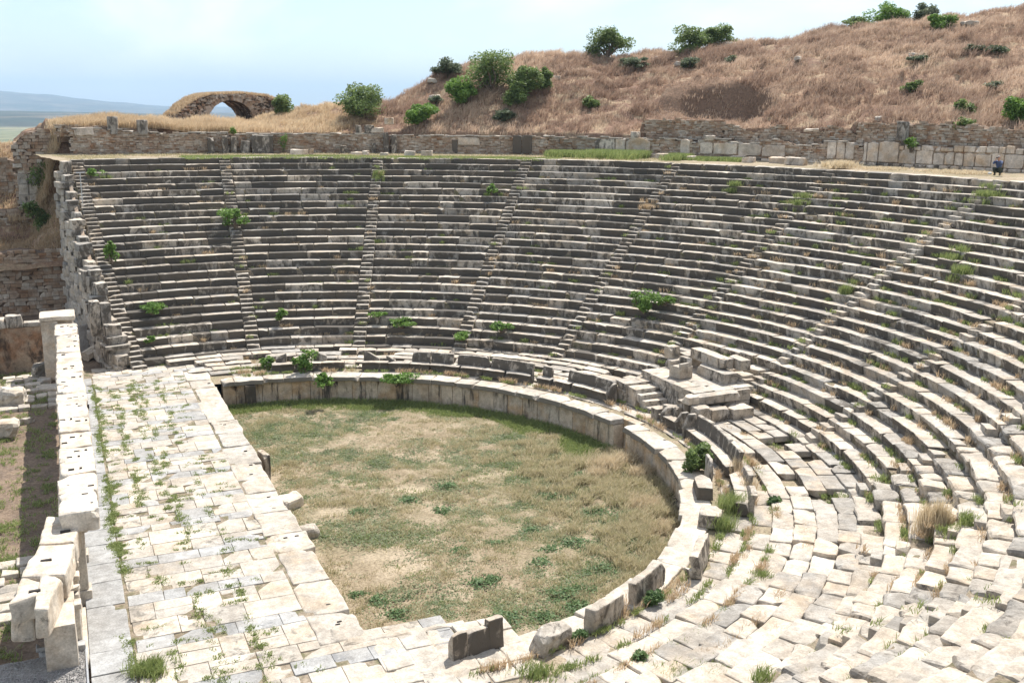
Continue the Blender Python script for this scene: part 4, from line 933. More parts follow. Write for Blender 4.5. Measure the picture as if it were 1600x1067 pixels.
def tube(mb, p, q, r0, r1, n=6, c=(.5, 0, .5)):
    p, q = np.asarray(p, float), np.asarray(q, float); d = q-p; d /= np.linalg.norm(d)+1e-9; a = np.cross(d, [0, 0, 1.]) if abs(d[2]) < .95 else np.cross(d, [1., 0, 0]); a /= np.linalg.norm(a); b = np.cross(d, a)
    t = np.linspace(0, 2*math.pi, n, endpoint=False); ring = np.cos(t)[:, None]*a+np.sin(t)[:, None]*b
    i = np.arange(n); j = (i+1) % n; mb.add(np.concatenate([p+ring*r0, q+ring*r1]), np.stack([i, j, j+n, i+n], -1), c)
def crown_points(c, r, n, lumps=12, hollow=.5, seed=None):
    c = np.asarray(c, float); r = np.asarray(r, float)
    d = rng.normal(size=(lumps, 3)); d /= np.linalg.norm(d, axis=1, keepdims=True); d[:, 2] = d[:, 2]*.9
    L = c+d*r*rng.uniform(.25, .85, (lumps, 1)); lr = rng.uniform(.22, .5, lumps)
    k = rng.integers(0, lumps, n); e = rng.normal(size=(n, 3)); e /= np.linalg.norm(e, axis=1, keepdims=True); rad = rng.uniform(hollow, 1.08, (n, 1))
    P = L[k]+e*r*lr[k][:, None]*rad*np.array([1, 1, .85]); return P, L
def shrub(name, p, r, n, leaf, mat, label, cat='shrub', group='shrubs', stems=True, lumps=12, low=.0, sparse=False):
    """p: foot, r: (rx, ry, rz) half sizes"""
    p = np.asarray(p, float); c = p+np.array([0, 0, r[2]*(.92+low)]); root = thing(name, p, label, cat, group)
    P, L = crown_points(c, r, n, lumps, .3 if sparse else .5); P = P[P[:, 2] > p[2]+.02]
    mb = MB(); k = len(P); tone = np.clip(.5+.5*vnoise(P, 1.6/max(r[0], .3), 5)+rng.normal(size=k)*.25, 0, 1); leaves(mb, P, leaf, .4, np.stack([tone, rng.random(k), rng.random(k)], -1)); part('foliage', mb, mat, root)
    sb = MB()
    for q in L[:9]:
        m = (p+q)/2+rng.normal(size=3)*.08*r[0]; rr = .03*max(r[0], .4); tube(sb, p+rng.normal(size=3)*[.05, .05, 0], m, rr*1.5, rr, 5); tube(sb, m, q, rr, rr*.4, 5)
    part('stems', sb, M_bark, root); return root
def tree(name, p, h, r, n, leaf, mat, label, group='trees on the ridge', lumps=16):
    p = np.asarray(p, float); root = thing(name, p, label, 'tree', group); c = p+np.array([0, 0, h-r[2]])
    P, L = crown_points(c, r, n, lumps, .3); mb = MB(); k = len(P); tone = np.clip(.5+.5*vnoise(P, 1.3, 5)+rng.normal(size=k)*.25, 0, 1); leaves(mb, P, leaf, .4, np.stack([tone, rng.random(k), rng.random(k)], -1)); part('crown', mb, mat, root)
    tb = MB(); m = p+np.array([.05, 0, h*.35]); tube(tb, p-[0, 0, .3], m, .13, .10, 8)
    for q in L: w = (m+q)/2+rng.normal(size=3)*.12; tube(tb, m, w, .07, .045, 6); tube(tb, w, q, .045, .015, 5)
    part('trunk', tb, M_bark, root); return root
def hill_pt(x, y, R=None):
    """first point of the hill surface met by the line of sight through that spot of the photo"""
    d = _ray(x, y)
    for t in np.linspace(60, 170, 900):
        P = CAM+d*t; rr = math.hypot(P[0], P[1])
        if rr < 49: continue
        if P[2] < float(hill_z(np.array([th_of(P)]), np.array([rr]))[0]): return P
    P = at_R(x, y, R or 72); P[2] = float(hill_z(np.array([th_of(P)]), np.array([math.hypot(P[0], P[1])]))[0]); return P
HS = [ # px, py of foot, half width px, height px, material, label, tree?
 (438, 176, 17, 34, M_leaf, 'rounded dark tree just right of the ruined arch', 1, 62), (568, 180, 40, 56, M_leaf, 'big dense bush on the ridge above the middle wall', 0, 60), (656, 190, 27, 36, M_fig, 'bright low bush halfway up the left slope of the hill', 0, None),
 (724, 158, 28, 44, M_fig, 'bright green bush under the tall shrub on the left of the hill', 0, None), (768, 140, 40, 80, M_leaf, 'tall feathery shrub cresting the left shoulder of the hill', 1, 63), (700, 118, 24, 30, M_olive, 'thin greyish shrub at the left edge of the crest', 0, 62),
 (822, 150, 30, 60, M_leaf, 'dark round bush right of the tall feathery shrub', 0, None), (806, 165, 16, 40, M_leaf, 'narrow green bush below the dark round bush', 0, None), (850, 140, 16, 36, M_leaf, 'small dark bush beside the stacked stones on the slope', 0, None),
 (948, 86, 36, 54, M_leaf, 'lone open-branched tree standing against the sky', 1, 68), (1078, 80, 32, 42, M_leaf, 'dense tree on the crest, left of a pair', 1, 71), (1122, 62, 26, 26, M_leaf, 'lower spreading tree, right of the pair on the crest', 0, 73),
 (1340, 40, 20, 16, M_leaf, 'small bush on the crest left of the bright tree', 0, 78), (1388, 36, 28, 36, M_fig, 'bright tree on the high crest at the right', 1, 79), (1446, 24, 18, 22, M_olive, 'sparse airy shrub on the high crest', 0, 80), (1468, 44, 20, 30, M_fig, 'yellow-green bush just below the high crest', 0, None),
 (1592, 190, 20, 46, M_fig, 'green bush cut by the right edge of the picture', 0, None), (1508, 208, 14, 24, M_leaf, 'dark round bush above the crouching person', 0, None), (1505, 176, 14, 22, M_leaf, 'dark bush higher on the slope above the person', 0, None), (1426, 140, 14, 16, M_leaf, 'small bush alone in the middle of the dry slope', 0, None),
 (1436, 96, 16, 12, M_olive, 'low bush beside a white stone on the upper slope', 0, None), (923, 166, 13, 18, M_leaf, 'small round green bush low on the slope left of the hollow', 0, None), (988, 104, 24, 18, M_olive, 'grey-green bush below the lone tree', 0, None), (1078, 104, 18, 16, M_olive, 'low bush beside stones below the crest pair', 0, None),
 (1142, 96, 12, 10, M_olive, 'tiny bush on the open slope above the hollow', 0, None), (790, 186, 16, 16, M_olive, 'grey bush at the foot of the left slope', 0, None), (680, 162, 12, 14, M_olive, 'small olive bush beside a slab on the left slope', 0, None), (1556, 82, 14, 12, M_olive, 'pale low bush near the top right corner', 0, None), (1556, 136, 13, 12, M_olive, 'pale low bush on the right slope', 0, None), (1522, 78, 14, 10, M_olive, 'flat olive bush on the upper right slope', 0, None)]
def build_hill_plants():
    for (x, y, hw, hh, mat, lab, isT, R) in HS:
        p = hill_pt(x, y+3, R); p[2] -= .1
        sc = near(p)/F; rx = hw*sc; H = hh*sc
        top_ = at_R(x, y-hh, math.hypot(p[0], p[1]))[2]; H = max(top_-p[2], .5)
        n = int(np.clip(rx*H*1500, 300, 6000)); 
        hw = hw; rx *= 1.1
        if x == -1: tree('tree', p, H, (rx*.92, rx*.92, H*.44), n, .13, mat, lab)
        else: shrub('shrub', p, (rx, rx, H*.56), n, .12, mat, lab, lumps=18, low=-.12, sparse=mat is M_olive, group='shrubs on the hill')
def build_grasses():
    mb = MB(); n = 78000
    th = rng.uniform(2, 104, n); R = 48.9+(rng.random(n)**.8)*36
    rs = np.interp(th, _st, _sr); ok = R < rs+3.5; th, R = th[ok], R[ok]
    zz = hill_z(th, R); P = np.stack([R*np.cos(np.radians(th)), R*np.sin(np.radians(th)), zz-.02], -1)
    k1 = fbm(P, .16, 3, 41); k2 = fbm(P, .7, 3, 43); h = np.clip(.42+.35*k2+.25*k1, .12, .95)
    hol = (np.abs(th-38) < 5) & (R < 57); h = np.where(hol, h*.75, h)
    tone = np.clip(.45+1.5*k1+.7*k2, 0, 1); keep = rng.random(len(P)) < np.clip(.78+k2*1.9, .10, 1)*np.where(hol, .55, 1)
    left = th > 70
    cl = (fbm(P, .5, 2, 91) > .12) & ~hol & ~left & (rng.random(len(P)) < .5); tufts(mb, P[cl], 9, np.clip(.75+.35*k2[cl], .3, 1.2), .38, .04, np.repeat(np.clip(.3+1.2*k1[cl][:, None]+rng.normal(size=(cl.sum(), 1))*.2, 0, 1), 3, 1), spread=.10, wind=.5)
    a = keep & ~left; tufts(mb, P[a], 7, h[a], .32, .035, np.stack([tone[a], tone[a], tone[a]], -1), spread=.13)
    part('dry_grass', mb, M_hillg, kind='stuff', label='feathery pinkish dry grass covering the hill above the terrace', cat='dry grass')
    mb = MB(); a = keep & left; tufts(mb, P[a], 9, h[a]*1.05, .3, .035, np.stack([tone[a], tone[a], tone[a]], -1), spread=.13)
    n = 3200; th = rng.uniform(84, 102, n); R = rng.uniform(48.7, 52.5, n); z = hill_z(th, R); Q = np.stack([R*np.cos(np.radians(th)), R*np.sin(np.radians(th)), z], -1); tufts(mb, Q, 8, .75, .3, .03, np.repeat(np.clip(.7+rng.normal(size=(n, 1))*.3, 0, 1), 3, 1), spread=.12)
    part('dry_grass', mb, M_dry, kind='stuff', label='straw-coloured grass on top of the far left walls', cat='dry grass')
M_hillg = leaf_mat('pinkish_dry_grass', (.33, .225, .165), (.66, .51, .38), .4, .8)
def build_orchestra_plants():
    def inside(P): return (np.hypot(P[:, 0]-OX, P[:, 1]-OY) < RP-.0) & (P[:, 0] > -1.35)
    n = 150000; P = np.stack([rng.uniform(-1.5, 16, n), rng.uniform(-16, 16, n), np.full(n, Z_ORCH-.02)], -1); P = P[inside(P)]
    k = fbm(P, .45, 3, 51); k2 = fbm(P, 1.6, 2, 55); b = bare(P)
    ra = np.hypot(P[:, 0]-OX, P[:, 1]-OY)
    # green rim under the far wall
    rim = (ra > RP-1.5-1.9*k-.5*k2) & (P[:, 1] > 1.5)
    g = MB(); Q = P[rim]; h = np.clip((np.hypot(Q[:, 0]-OX, Q[:, 1]-OY)-RP+2.1)/2., .25, 1)*.34; tufts(g, Q[::2], 7, h[::2], .45, .03, spread=.10)
    m2 = rng.random(len(P)) < .14; tufts(g, P[m2 & (k > .05)], 4, .10, .5, .03, spread=.08)
    part('green_grass', g, M_green, kind='stuff', label='fresh green grass strip along the foot of the far podium wall', cat='grass')
    w = MB(); sel = (~rim) & (rng.random(len(P)) < np.clip(.50+k*1.5+.12*(P[:, 1]>3), .06, 1)*(1-b)**1.5); Q = P[sel]; C = np.repeat(Q, 4, 0)+rng.normal(size=(len(Q)*4, 3))*[.07, .07, .012]+[0, 0, .04]
    tone = np.repeat(np.clip(.5+k2[sel], 0, 1), 4); leaves(w, C, .042, 1.5, np.stack([tone, tone, tone], -1)); part('ground_weeds', w, M_weed, kind='stuff', label='low grey-green weeds spread over the orchestra floor', cat='weeds')
    d = MB(); east = np.clip((P[:, 0]-8-.15*P[:, 1])/5, 0, 1)*np.clip((7-P[:, 1])/6, 0, 1); sel = (~rim) & (rng.random(len(P)) < (np.clip(.10+k2*.4, 0, .3)+east*np.clip(.16+k2*1.6, .02, .9))*(1-b)); Q = P[sel]
    h = .12+.30*np.clip(east[sel]+k2[sel]*.6, 0, 1); tufts(d, Q, 7, h, .5, .022, spread=.08); part('dry_grass', d, M_pale2, kind='stuff', label='tangled dry grass on the right half of the orchestra', cat='dry grass')
    spots = [(640, 782, .5), (866, 775, .6), (952, 768, .8), (985, 806, .8), (990, 850, 1.0), (962, 862, .6), (880, 930, .9), (750, 912, .55), (790, 968, .9), (915, 922, .7), (905, 744, .8), (1010, 780, .7), (845, 880, .7), (700, 760, .6), (560, 800, .5), (975, 740, .6), (770, 905, .4), (830, 830, .5), (1000, 700, .8), (690, 800, .6), (1000, 745, .7), (1020, 770, .6), (930, 800, .7), (900, 850, .8), (860, 860, .6), (940, 890, .9), (900, 950, .8), (850, 965, .6), (960, 830, .8), (820, 760, .7), (780, 850, .5), (720, 860, .4), (1030, 740, .6), (590, 940, .6), (560, 930, .5), (620, 960, .5)]
    m = MB()
    for x, y, s in spots:
        p = at_z(x, y, Z_ORCH); s *= 1.15; n = int(420*s); C = p+rng.normal(size=(n, 3))*[.36*s, .36*s, 0]; C[:, 2] = Z_ORCH+.03+rng.random(n)*.16*s*np.exp(-((C[:, 0]-p[0])**2+(C[:, 1]-p[1])**2)/(.25*s*s)); leaves(m, C, .06, 1.2)
    part('leafy_weeds', m, M_weed2, kind='stuff', label='darker leafy weed patches dotted over the orchestra', cat='weeds')
    t = MB()
    for x, y, s, h in ((948, 735, .8, .75), (975, 728, .7, .7), (930, 745, .6, .5), (1000, 745, .7, .6), (870, 655, .5, .6), (890, 668, .5, .5), (1010, 790, 1.0, .4), (1030, 830, .8, .4)):
        p = at_z(x, y, Z_ORCH); n = int(150*s); Q = p+np.concatenate([rng.normal(size=(n, 2))*.38*s, np.zeros((n, 1))], 1); tufts(t, Q, 8, h, .35, .02, spread=.05)
    part('tall_dry_grass', t, M_pale, kind='stuff', label='tall pale straw clump by the gap in the podium wall', cat='dry grass')
M_pale2 = leaf_mat('faded_grass', (.33, .31, .16), (.66, .56, .38), .4, .8)
M_weed2 = leaf_mat('leafy_weed', (.07, .13, .045), (.17, .25, .10), .35)
def on_cone(x, y):
    d = _ray(x, y)
    for t in np.linspace(14, 110, 4000):
        P = CAM+d*t; R = math.hypot(P[0], P[1]); k = (R-RA)/DT
        if R > 15 and P[2] < max(-.05, Zk(min(max(k, -.1), 26.))): return P
    return at_z(x, y, 0)
SEATP = [ # px, py, half width px, height px, mat, label
 (367, 356, 22, 32, M_fig, 'round bright shrub in the second stairway from the left'), (238, 492, 24, 20, M_fig, 'wide leafy plant on the lower rows at the far left'), (175, 412, 14, 40, M_fig, 'tall green plant beside the left end stairway'), (236, 536, 10, 12, M_fig, 'small plant on the lowest left rows'),
 (767, 306, 12, 18, M_fig, 'small bright plant high in the middle seats'), (438, 500, 10, 20, M_fig, 'slender plant among the lower rows, second wedge'), (590, 496, 16, 10, M_fig, 'low spreading plant right of the third stairway'), (630, 512, 26, 16, M_fig, 'trailing leafy plant in the lower middle rows'),
 (720, 532, 20, 16, M_fig, 'low plant at the foot of the fourth stairway'), (784, 520, 20, 18, M_fig, 'leafy plant on a low row above the middle bench'), (1004, 490, 26, 38, M_fig, 'large dark fig plant in the rows left of the tribune'), (1040, 478, 20, 18, M_fig, 'smaller fig plant touching the large one'),
 (476, 584, 20, 40, M_fig, 'upright leafy shrub inside the leftmost bench'), (420, 578, 12, 26, M_fig, 'small shrub at the left end of the leftmost bench'), (505, 612, 16, 22, M_fig, 'dark plant hanging on the podium wall below the leftmost bench'), (625, 606, 34, 18, M_fig, 'wide plant trailing over the podium coping below the middle bench'),
 (1088, 735, 26, 46, M_leaf, 'dense dark green fig shrub on the right walkway'), (147, 276, 14, 12, M_fig, 'leafy plant at the top left corner of the seats'), (1003, 1038, 18, 22, M_weed2, 'small weedy plant among the nearest blocks'), (1018, 945, 22, 26, M_weed2, 'weed clump below the boss-ended back slab'), (905, 1000, 22, 18, M_weed2, 'weed clump behind the short dark-sided back block'),
 (1208, 788, 12, 12, M_weed2, 'small weed on the right walkway blocks')]
def build_seat_plants():
    for (x, y, hw, hh, mat, lab) in SEATP:
        p = on_cone(x, y)
        if y in (612, 606): p = np.array([*at_z(x, y-16, 0)[:2], -.35])
        sc = near(p)/F; shrub('seat_shrub', p, (hw*sc, hw*sc*.8, hh*sc*.55), int(np.clip(hw*hh*1.5, 160, 1900)), .10 if near(p) > 35 else .07, mat, lab, group='plants growing between the stones')
def snap(Q):
    R = np.hypot(Q[:, 0], Q[:, 1]); k = np.clip(np.floor((R-RA)/DT), 0, 26); Q = Q.copy(); z = Zk(k); z[R < RA] = 0.; Q[:, 2] = z-.02; return Q
def build_stone_weeds():
    g = MB(); d = MB()
    # joints of the stage paving
    P = []
    for _ in range(520):
        x = rng.choice([-7.44, -7.44, -6.4, -5.6, -5.2, -4.2])+rng.normal()*.12; y = rng.uniform(-16, 18)
        if vnoise(np.array([[y*.5, x, 0]]), 1., 3)[0] < -.2: continue
        l = rng.uniform(.1, .5); m = rng.integers(3, 10)
        P.append(np.stack([x+rng.normal(size=m)*.05, y+rng.uniform(-l, l, m), np.full(m, -.02)], -1))
    for _ in range(130):
        x = rng.uniform(-7.4, -2.8); y = rng.uniform(-16, 18); l = rng.uniform(.1, .4); m = rng.integers(3, 7); P.append(np.stack([x+rng.uniform(-l, l, m), y+rng.normal(size=m)*.03, np.full(m, -.02)], -1))
    P = np.concatenate(P); tufts(g, P, 10, .08, .7, .026, spread=.055)
    p = at_z(232, 1050, 0); Q = p+np.concatenate([rng.normal(size=(120, 2))*.22, np.zeros((120, 1))], 1); tufts(g, Q, 8, .32, .35, .02)
    # seat rows: weeds at the foot of risers
    for _ in range(950):
        th = rng.uniform(-78, 100) if rng.random() < .45 else rng.uniform(-60, 22); k = rng.integers(0, 25); R = Rk(k)+DT-.10; q = (R*math.cos(R_(th)), R*math.sin(R_(th)), Zk(k)); 
        if not in_view(q, 20): continue
        m = rng.integers(3, 12); l = rng.uniform(.1, .5); t = R_(th)+rng.uniform(-l, l, m)/R; Q = np.stack([R*np.cos(t), R*np.sin(t), np.full(m, Zk(k)-.02)], -1)
        (tufts(g, Q, 8, rng.uniform(.12, .32), .45, .024) if rng.random() < .6 else tufts(d, Q, 7, rng.uniform(.12, .35), .4, .022))
    for a in range(1, 11):    # stairways
        for _ in range(26):
            k = rng.integers(0, 26); R = Rk(k)+rng.uniform(0, .6); th = R_(AISLE[a]+rng.normal()*.5); 
            if rng.random() > (.75 if a > 4 else .4): continue
            m = 5; Q = np.stack([R*math.cos(th)+rng.normal(size=m)*.12, R*math.sin(th)+rng.normal(size=m)*.12, np.full(m, Zk(k)+.12)], -1); (tufts(g, Q, 7, .22, .5, .024) if rng.random() < .55 else tufts(d, Q, 7, .25, .5, .022))
    # walkway
    for _ in range(420):
        th = rng.uniform(-92, 92); R = rng.choice([16.8, 17.75, 18.6, 19.7, 20.6])+rng.normal()*.08; m = rng.integers(4, 14); l = rng.uniform(.1, .8); t = R_(th)+rng.uniform(-l, l, m)/R; Q = np.stack([R*np.cos(t), R*np.sin(t), np.full(m, .0)], -1); (tufts(g, Q, 8, .16, .5, .024) if rng.random() < .65 else tufts(d, Q, 8, .28, .4, .022))
    for x, y, s, h, dry in ( (1500, 815, .5, .35, 0), (1160, 760, .4, .7, 1), (1140, 800, .4, .8, 0), (1165, 770, .3, .6, 1), (1130, 830, .35, .6, 0), (1120, 1060, .6, .3, 0), (1060, 1062, .6, .28, 0), (1180, 1056, .4, .3, 0), (1190, 905, .3, .25, 0), (1320, 455, .3, .6, 0), (960, 955, .5, .3, 1), (840, 1055, .5, .25, 0),
                            (700, 243, 0, 0, 0), (1145, 290, .5, .4, 0), (1250, 312, .8, .4, 0), (590, 275, .5, .5, 0), (1490, 395, .6, .4, 0), (1500, 425, .5, .5, 0), (1540, 302, .8, .4, 0), (1010, 320, .5, .4, 1)):
        if s == 0: continue
        p = on_cone(x, y); s *= .8 if near(p) < 40 else .7; n = int(70*s/.4); Q = snap(p+np.concatenate([rng.normal(size=(n, 2))*s*.6, np.zeros((n, 1))], 1)); tufts(d if dry else g, Q, 8, h, .3, .02)
    # backstage ground
    for _ in range(260):
        x = rng.uniform(-13, -9.2); y = rng.uniform(-11, 23); m = rng.integers(3, 12); Q = np.array([x, y, -.2])+np.concatenate([rng.normal(size=(m, 2))*.2, np.zeros((m, 1))], 1); tufts(g, Q, 8, .14, .6, .025)
    tl = MB()
    for x, y, s, h in ((1446, 822, .20, 1.1), (1462, 820, .18, .95), (1478, 814, .14, .6), (1150, 745, .18, .8), (1165, 775, .15, .7)):
        p = on_cone(x, y); n = int(300*s); Q = snap(p+np.concatenate([rng.normal(size=(n, 2))*s*.6, np.zeros((n, 1))], 1)); tufts(tl, Q, 8, h, .16, .018, wind=.12)
    part('tall_straw', tl, M_pale, kind='stuff', label='tall upright straw clumps among the right-hand seats', cat='dry grass')
    part('joint_weeds', g, M_green, kind='stuff', label='green weeds sprouting from the joints of seats and paving', cat='weeds'); part('joint_straw', d, M_dry, kind='stuff', label='tufts of dried grass between the seat rows', cat='dry grass')
    # bright green patches on the terrace
    t = MB()
    for x0, x1, dep, h in ((862, 930, .8, .55), (925, 1018, 1.3, .65), (1055, 1085, 1.0, .5), (1085, 1175, .6, .3), (560, 700, .8, .12), (700, 900, .7, .14), (270, 560, .8, .16)):
        n = int((x1-x0)*(16 if h > .25 else 5)); xs = rng.uniform(x0, x1, n); R = (47.1 if h > .25 else 42.5)-np.abs(rng.normal(size=n))*dep*(1.2 if h > .25 else 1.8); th = np.radians([th_px(x) for x in xs]); Q = np.stack([R*np.cos(th), R*np.sin(th), np.full(n, Z_DZ-.05)], -1); tufts(t, Q, 8, h, .3, .035, spread=.12)
    t2 = MB(); n = 2600; th = np.radians(rng.uniform(40, 100, n)); R = rng.uniform(40.3, 47.2, n); P = np.stack([R*np.cos(th), R*np.sin(th), np.full(n, Z_DZ-.05)], -1); P = P[fbm(P, .35, 3, 61) > -.2]; tufts(t2, P, 7, .13, .5, .035, spread=.18); part('terrace_dry_grass', t2, M_pale2, kind='stuff', label='short faded grass on the left and middle of the terrace', cat='dry grass')
    part('terrace_grass', t, M_green, kind='stuff', label='bright green grass against the middle of the terrace wall', cat='grass')
    s = MB()
    for x, y, w, h in ((1310, 262, 1.2, .5), (1440, 256, .8, .9), (1590, 262, 1.5, .4), (1500, 270, 2.5, .15), (1380, 264, 2., .12)):
        p = at_z(x, y, Z_DZ); n = int(170*w); Q = p+np.concatenate([rng.normal(size=(n, 2))*w*.4, np.zeros((n, 1))], 1); tufts(s, Q, 8, h, .5, .03)
    part('straw_heaps', s, M_pale, kind='stuff', label='heaps of pale straw on the right of the terrace', cat='straw')
build_arch(); build_hill_plants(); build_grasses(); build_orchestra_plants(); build_seat_plants(); build_stone_weeds()
p = on_cone(1426, 222) if False else np.array([*at_R(1424, 232, R_W-.25)])
shrub('wall_shrub', p-np.array([0, 0, .3]), (.55, .5, .45), 500, .10, M_fig, 'leafy caper plant hanging from the marble cladding', group='plants on walls', low=.6)
shrub('wall_shrub', at_R(365, 212, R_W+.1), (.3, .3, .4), 260, .09, M_fig, 'small sprouting plant on top of the two close uprights', group='plants on walls')
shrub('wall_shrub', np.array([*at_R(443, 238, R_W-.4)]), (.4, .3, .9), 260, .08, M_fig, 'thin yellowish plant on the wall right of the layered block', group='plants on walls')

# stones on the hill
for x, y, w, lab in ((1247, 96, .9, 'white stone beside the low bush on the upper slope'), (1430, 92, 1.4, 'pale rock ledge near the upper right crest'), (1515, 42, 2.4, 'long white rock outcrop at the top right'), (870, 126, 1.0, 'stacked stones left of the dark bush on the slope'), (1022, 96, .8, 'white stone below the lone tree'), (1060, 104, .9, 'brown stone beside a low bush'), (1372, 190, .8, 'white pointed stone above the marble cladding'),
                     (680, 156, 1.4, 'dark tilted slab on the left slope'), (676, 130, 1.2, 'dark stones on the left shoulder of the hill'), (1145, 68, 1.6, 'flat stones on the crest right of the tree pair')):
    p = hill_pt(x, y); rough_rock('hill_stone', lab, p+np.array([0, 0, .1]), (w*.5, w*.75, .32), mat=M_seat, group='stones on the hill', tint=(.3, .2, .3), ang=rng.uniform(0, 3), amp=.08, cat='rock')

# ------------------------------------------------------------------ ruins at the left end of the seats
def lin(o, a):   # local x along angle a (deg), y inward depth, z up
    return frame(o, R_(a))
def wall_y(mb, x0, x1, y, z0, ztf, bw, bh, coarse=True, jit=.03, tf=None):
    masonry(mb, x1-x0, z0, lambda s: float(ztf(x0+s)), lambda v: np.stack([v[:, 0]+x0, v[:, 1]+y, v[:, 2]], -1), bw, bh, depth=.45, jitter=jit, tintf=tf, coarse=coarse)
def build_left():
    # end wall of the seats
    root = thing('end_wall', (-6.3, 24, -.2), 'broken end wall of the seats, stepping down beside the leftmost stairway', 'end wall')
    mb = MB(); R = 21.6
    while R < 39.4:
        l = rng.uniform(.8, 1.3); k = (R-RA)/DT; zt = Zk(min(k, 26))+rng.uniform(.15, .75)
        if 26 < R < 29: zt += .5
        z = -.2
        while z < zt-.1:
            h = min(rng.uniform(.4, .62), zt-z); h = zt-z if zt-z-h < .2 else h
            if True:
                th = aisle_th(0, k); off = .46/R; 
                def mp(v, R=R, th=th, off=off):
                    rr = R+v[:, 0]; t = R_(th)+off+v[:, 1]/rr; return np.stack([rr*np.cos(t), rr*np.sin(t), v[:, 2]], -1)
                wd = rng.uniform(.8, 1.15) if z < zt-.8 else rng.uniform(.5, .95)
                stone(mb, (.01, 0, z), (l-.01, wd, z+h-.01), r=.05, step=.3, amp=.03, chip=.7, tint=(rng.random(), .3, rng.random()), side={0: .6, 3: .35, 2: .5}, mapf=mp, tilt=.02)
            z += h
        R += l
    part('masonry', mb, M_seat, root)
    bk = MB(); R = np.linspace(21.8, 41, 24); k = (R-RA)/DT; top_ = np.array([Zk(min(q, 26)) for q in k])-.15; th = np.array([aisle_th(0, q) for q in k])+np.degrees(.75/R)
    X = R*np.cos(np.radians(th)); Y = R*np.sin(np.radians(th)); grid_mesh(bk, np.stack([X-.12, X-.1, X+.1], 1), np.stack([Y-.05, Y, Y], 1), np.stack([0*R-.3, top_-.05, top_], 1)); part('rubble_core', bk, M_rubble, root)
    # upright fluted-looking slabs and pedestal at its foot
    for (x, y, w, h, lab) in ((160, 512, .55, 2.0, 'tall grey upright slab at the foot of the end wall, left of a pair'), (176, 512, .55, 1.9, 'tall grey upright slab at the foot of the end wall, right of a pair'), (188, 535, .9, 1.5, 'squat dark block behind the moulded pedestal'), (150, 440, .8, 1.1, 'white cube-like block capping the middle of the end wall'), (163, 455, .7, 1.0, 'pale slab leaning against the middle of the end wall')):
        p = on_cone(x, y); p[0] -= .35; place('stone_block', lab, p-np.array([0, 0, .4]), (w, .6, h), R_(8), mat=M_seat, group='blocks at the left end wall', tint=(rng.random(), .4, .4), st=.55, amp=.03)
    p = np.array([-5.95, 22.0, -.1]); root = thing('pedestal', p, 'moulded pedestal with broken block on top, between stage and leftmost stairway', 'pedestal')
    for nm, a, b in (('base', (-.78, -.72, 0), (.78, .72, .28)), ('die', (-.6, -.55, .28), (.6, .55, 1.2)), ('cornice', (-.76, -.7, 1.2), (.76, .7, 1.42)), ('top_block', (-.55, -.3, 1.42), (.6, .6, 1.85))):
        m = MB(); stone(m, a, b, r=.04, step=.2, amp=.018, chip=.5, tint=(.6, .35, .3), side={2: .55, 0: .6, 1: .3}, mapf=frame(p, R_(12))); part(nm, m, M_seat, root)
    mb = MB(); p = np.array([-8.1, 26.6, -.2]); stone(mb, (-1.3, 0, 0), (1.3, .16, 1.75), r=.02, step=.5, amp=.01, tint=(.5, .2, .2), mapf=frame(p, R_(14), R_(-10))); part('screen_slab', mb, M_grey, None, 'large smooth grey slab leaning behind the fallen drums', 'stone slab', loc=p)
    G = 'fallen pieces beside the pedestal'
    for i, (x, y, L, r, a, lab) in enumerate(((150, 556, 1.5, .33, 40, 'fallen fluted drum lying aslant in front of the grey slab'), (170, 556, .5, .45, 70, 'round broken drum end beside the pedestal'))):
        p = at_z(x, y, -.1); mb = MB(); n = 14; A, K = np.meshgrid(np.linspace(0, 2*math.pi, n+1), np.linspace(-L/2, L/2, 5), indexing='ij'); rr = r*(1+.06*np.cos(A*7)); P = np.stack([K, rr*np.cos(A), rr*np.sin(A)+r], -1).reshape(-1, 3); M = frame(p, R_(a), 0, R_(-16)); P = M(P).reshape(*A.shape, 3)
        grid_mesh(mb, P[..., 0], P[..., 1], P[..., 2], (.3, .15, .6))
        for e in (0, 4): c = P[:-1, e].mean(0); mb.add(np.concatenate([P[:-1, e], [c]]), [[j, (j+1) % n, n] for j in range(n)], (.2, .1, .7))
        part('column_drum', mb, M_marble, None, lab, 'column drum', G, loc=p)
    # walls
    def rub(name, lab, x0, x1, y, z0, zf, bw, bh, mat=M_rubble, coarse=True, core=M_mortar):
        root = thing(name, ((x0+x1)/2, y, z0), lab, 'rubble wall'); mb = MB(); wall_y(mb, x0, x1, y, z0, zf, bw, bh, coarse); part('masonry', mb, mat, root)
        b = MB(); xs = np.linspace(x0, x1, 30); z = np.array([zf(t) for t in xs])-.06; X, K = np.meshgrid(xs, [0, 1, 2], indexing='ij'); grid_mesh(b, X, np.stack([0*xs+y+.1, 0*xs+y+.11, 0*xs+y+1.5], 1), np.stack([0*xs+z0-.3, z, z+.05], 1)); part('core', b, core, root); return root
    rub('parodos_wall', 'brown rubble retaining wall with larger ashlar below, behind the end pier at the left edge', -24, -6.35, 41, -.3, lambda x: 4.45+.12*math.sin(x*2.1)-.35*max(0, (x+9)/3), (.3, .8), (.2, .38), coarse=False)
    rub('parodos_wall', 'shorter reddish rubble wall higher up the bank at the left edge', -26, -8.9, 48.2, 4.0, lambda x: 6.9+.15*math.sin(x*1.7)-.5*max(0, x+10.5), (.2, .55), (.14, .25), coarse=False)
    rub('corner_wall', 'tall ruined corner wall of pale ashlar and rubble under the straw at the far left', -11.2, -8.25, 50.2, 6.0, lambda x: 12.75-.9*max(0, -x-10)+.1*math.sin(x*4), (.25, .7), (.18, .34), coarse=False)
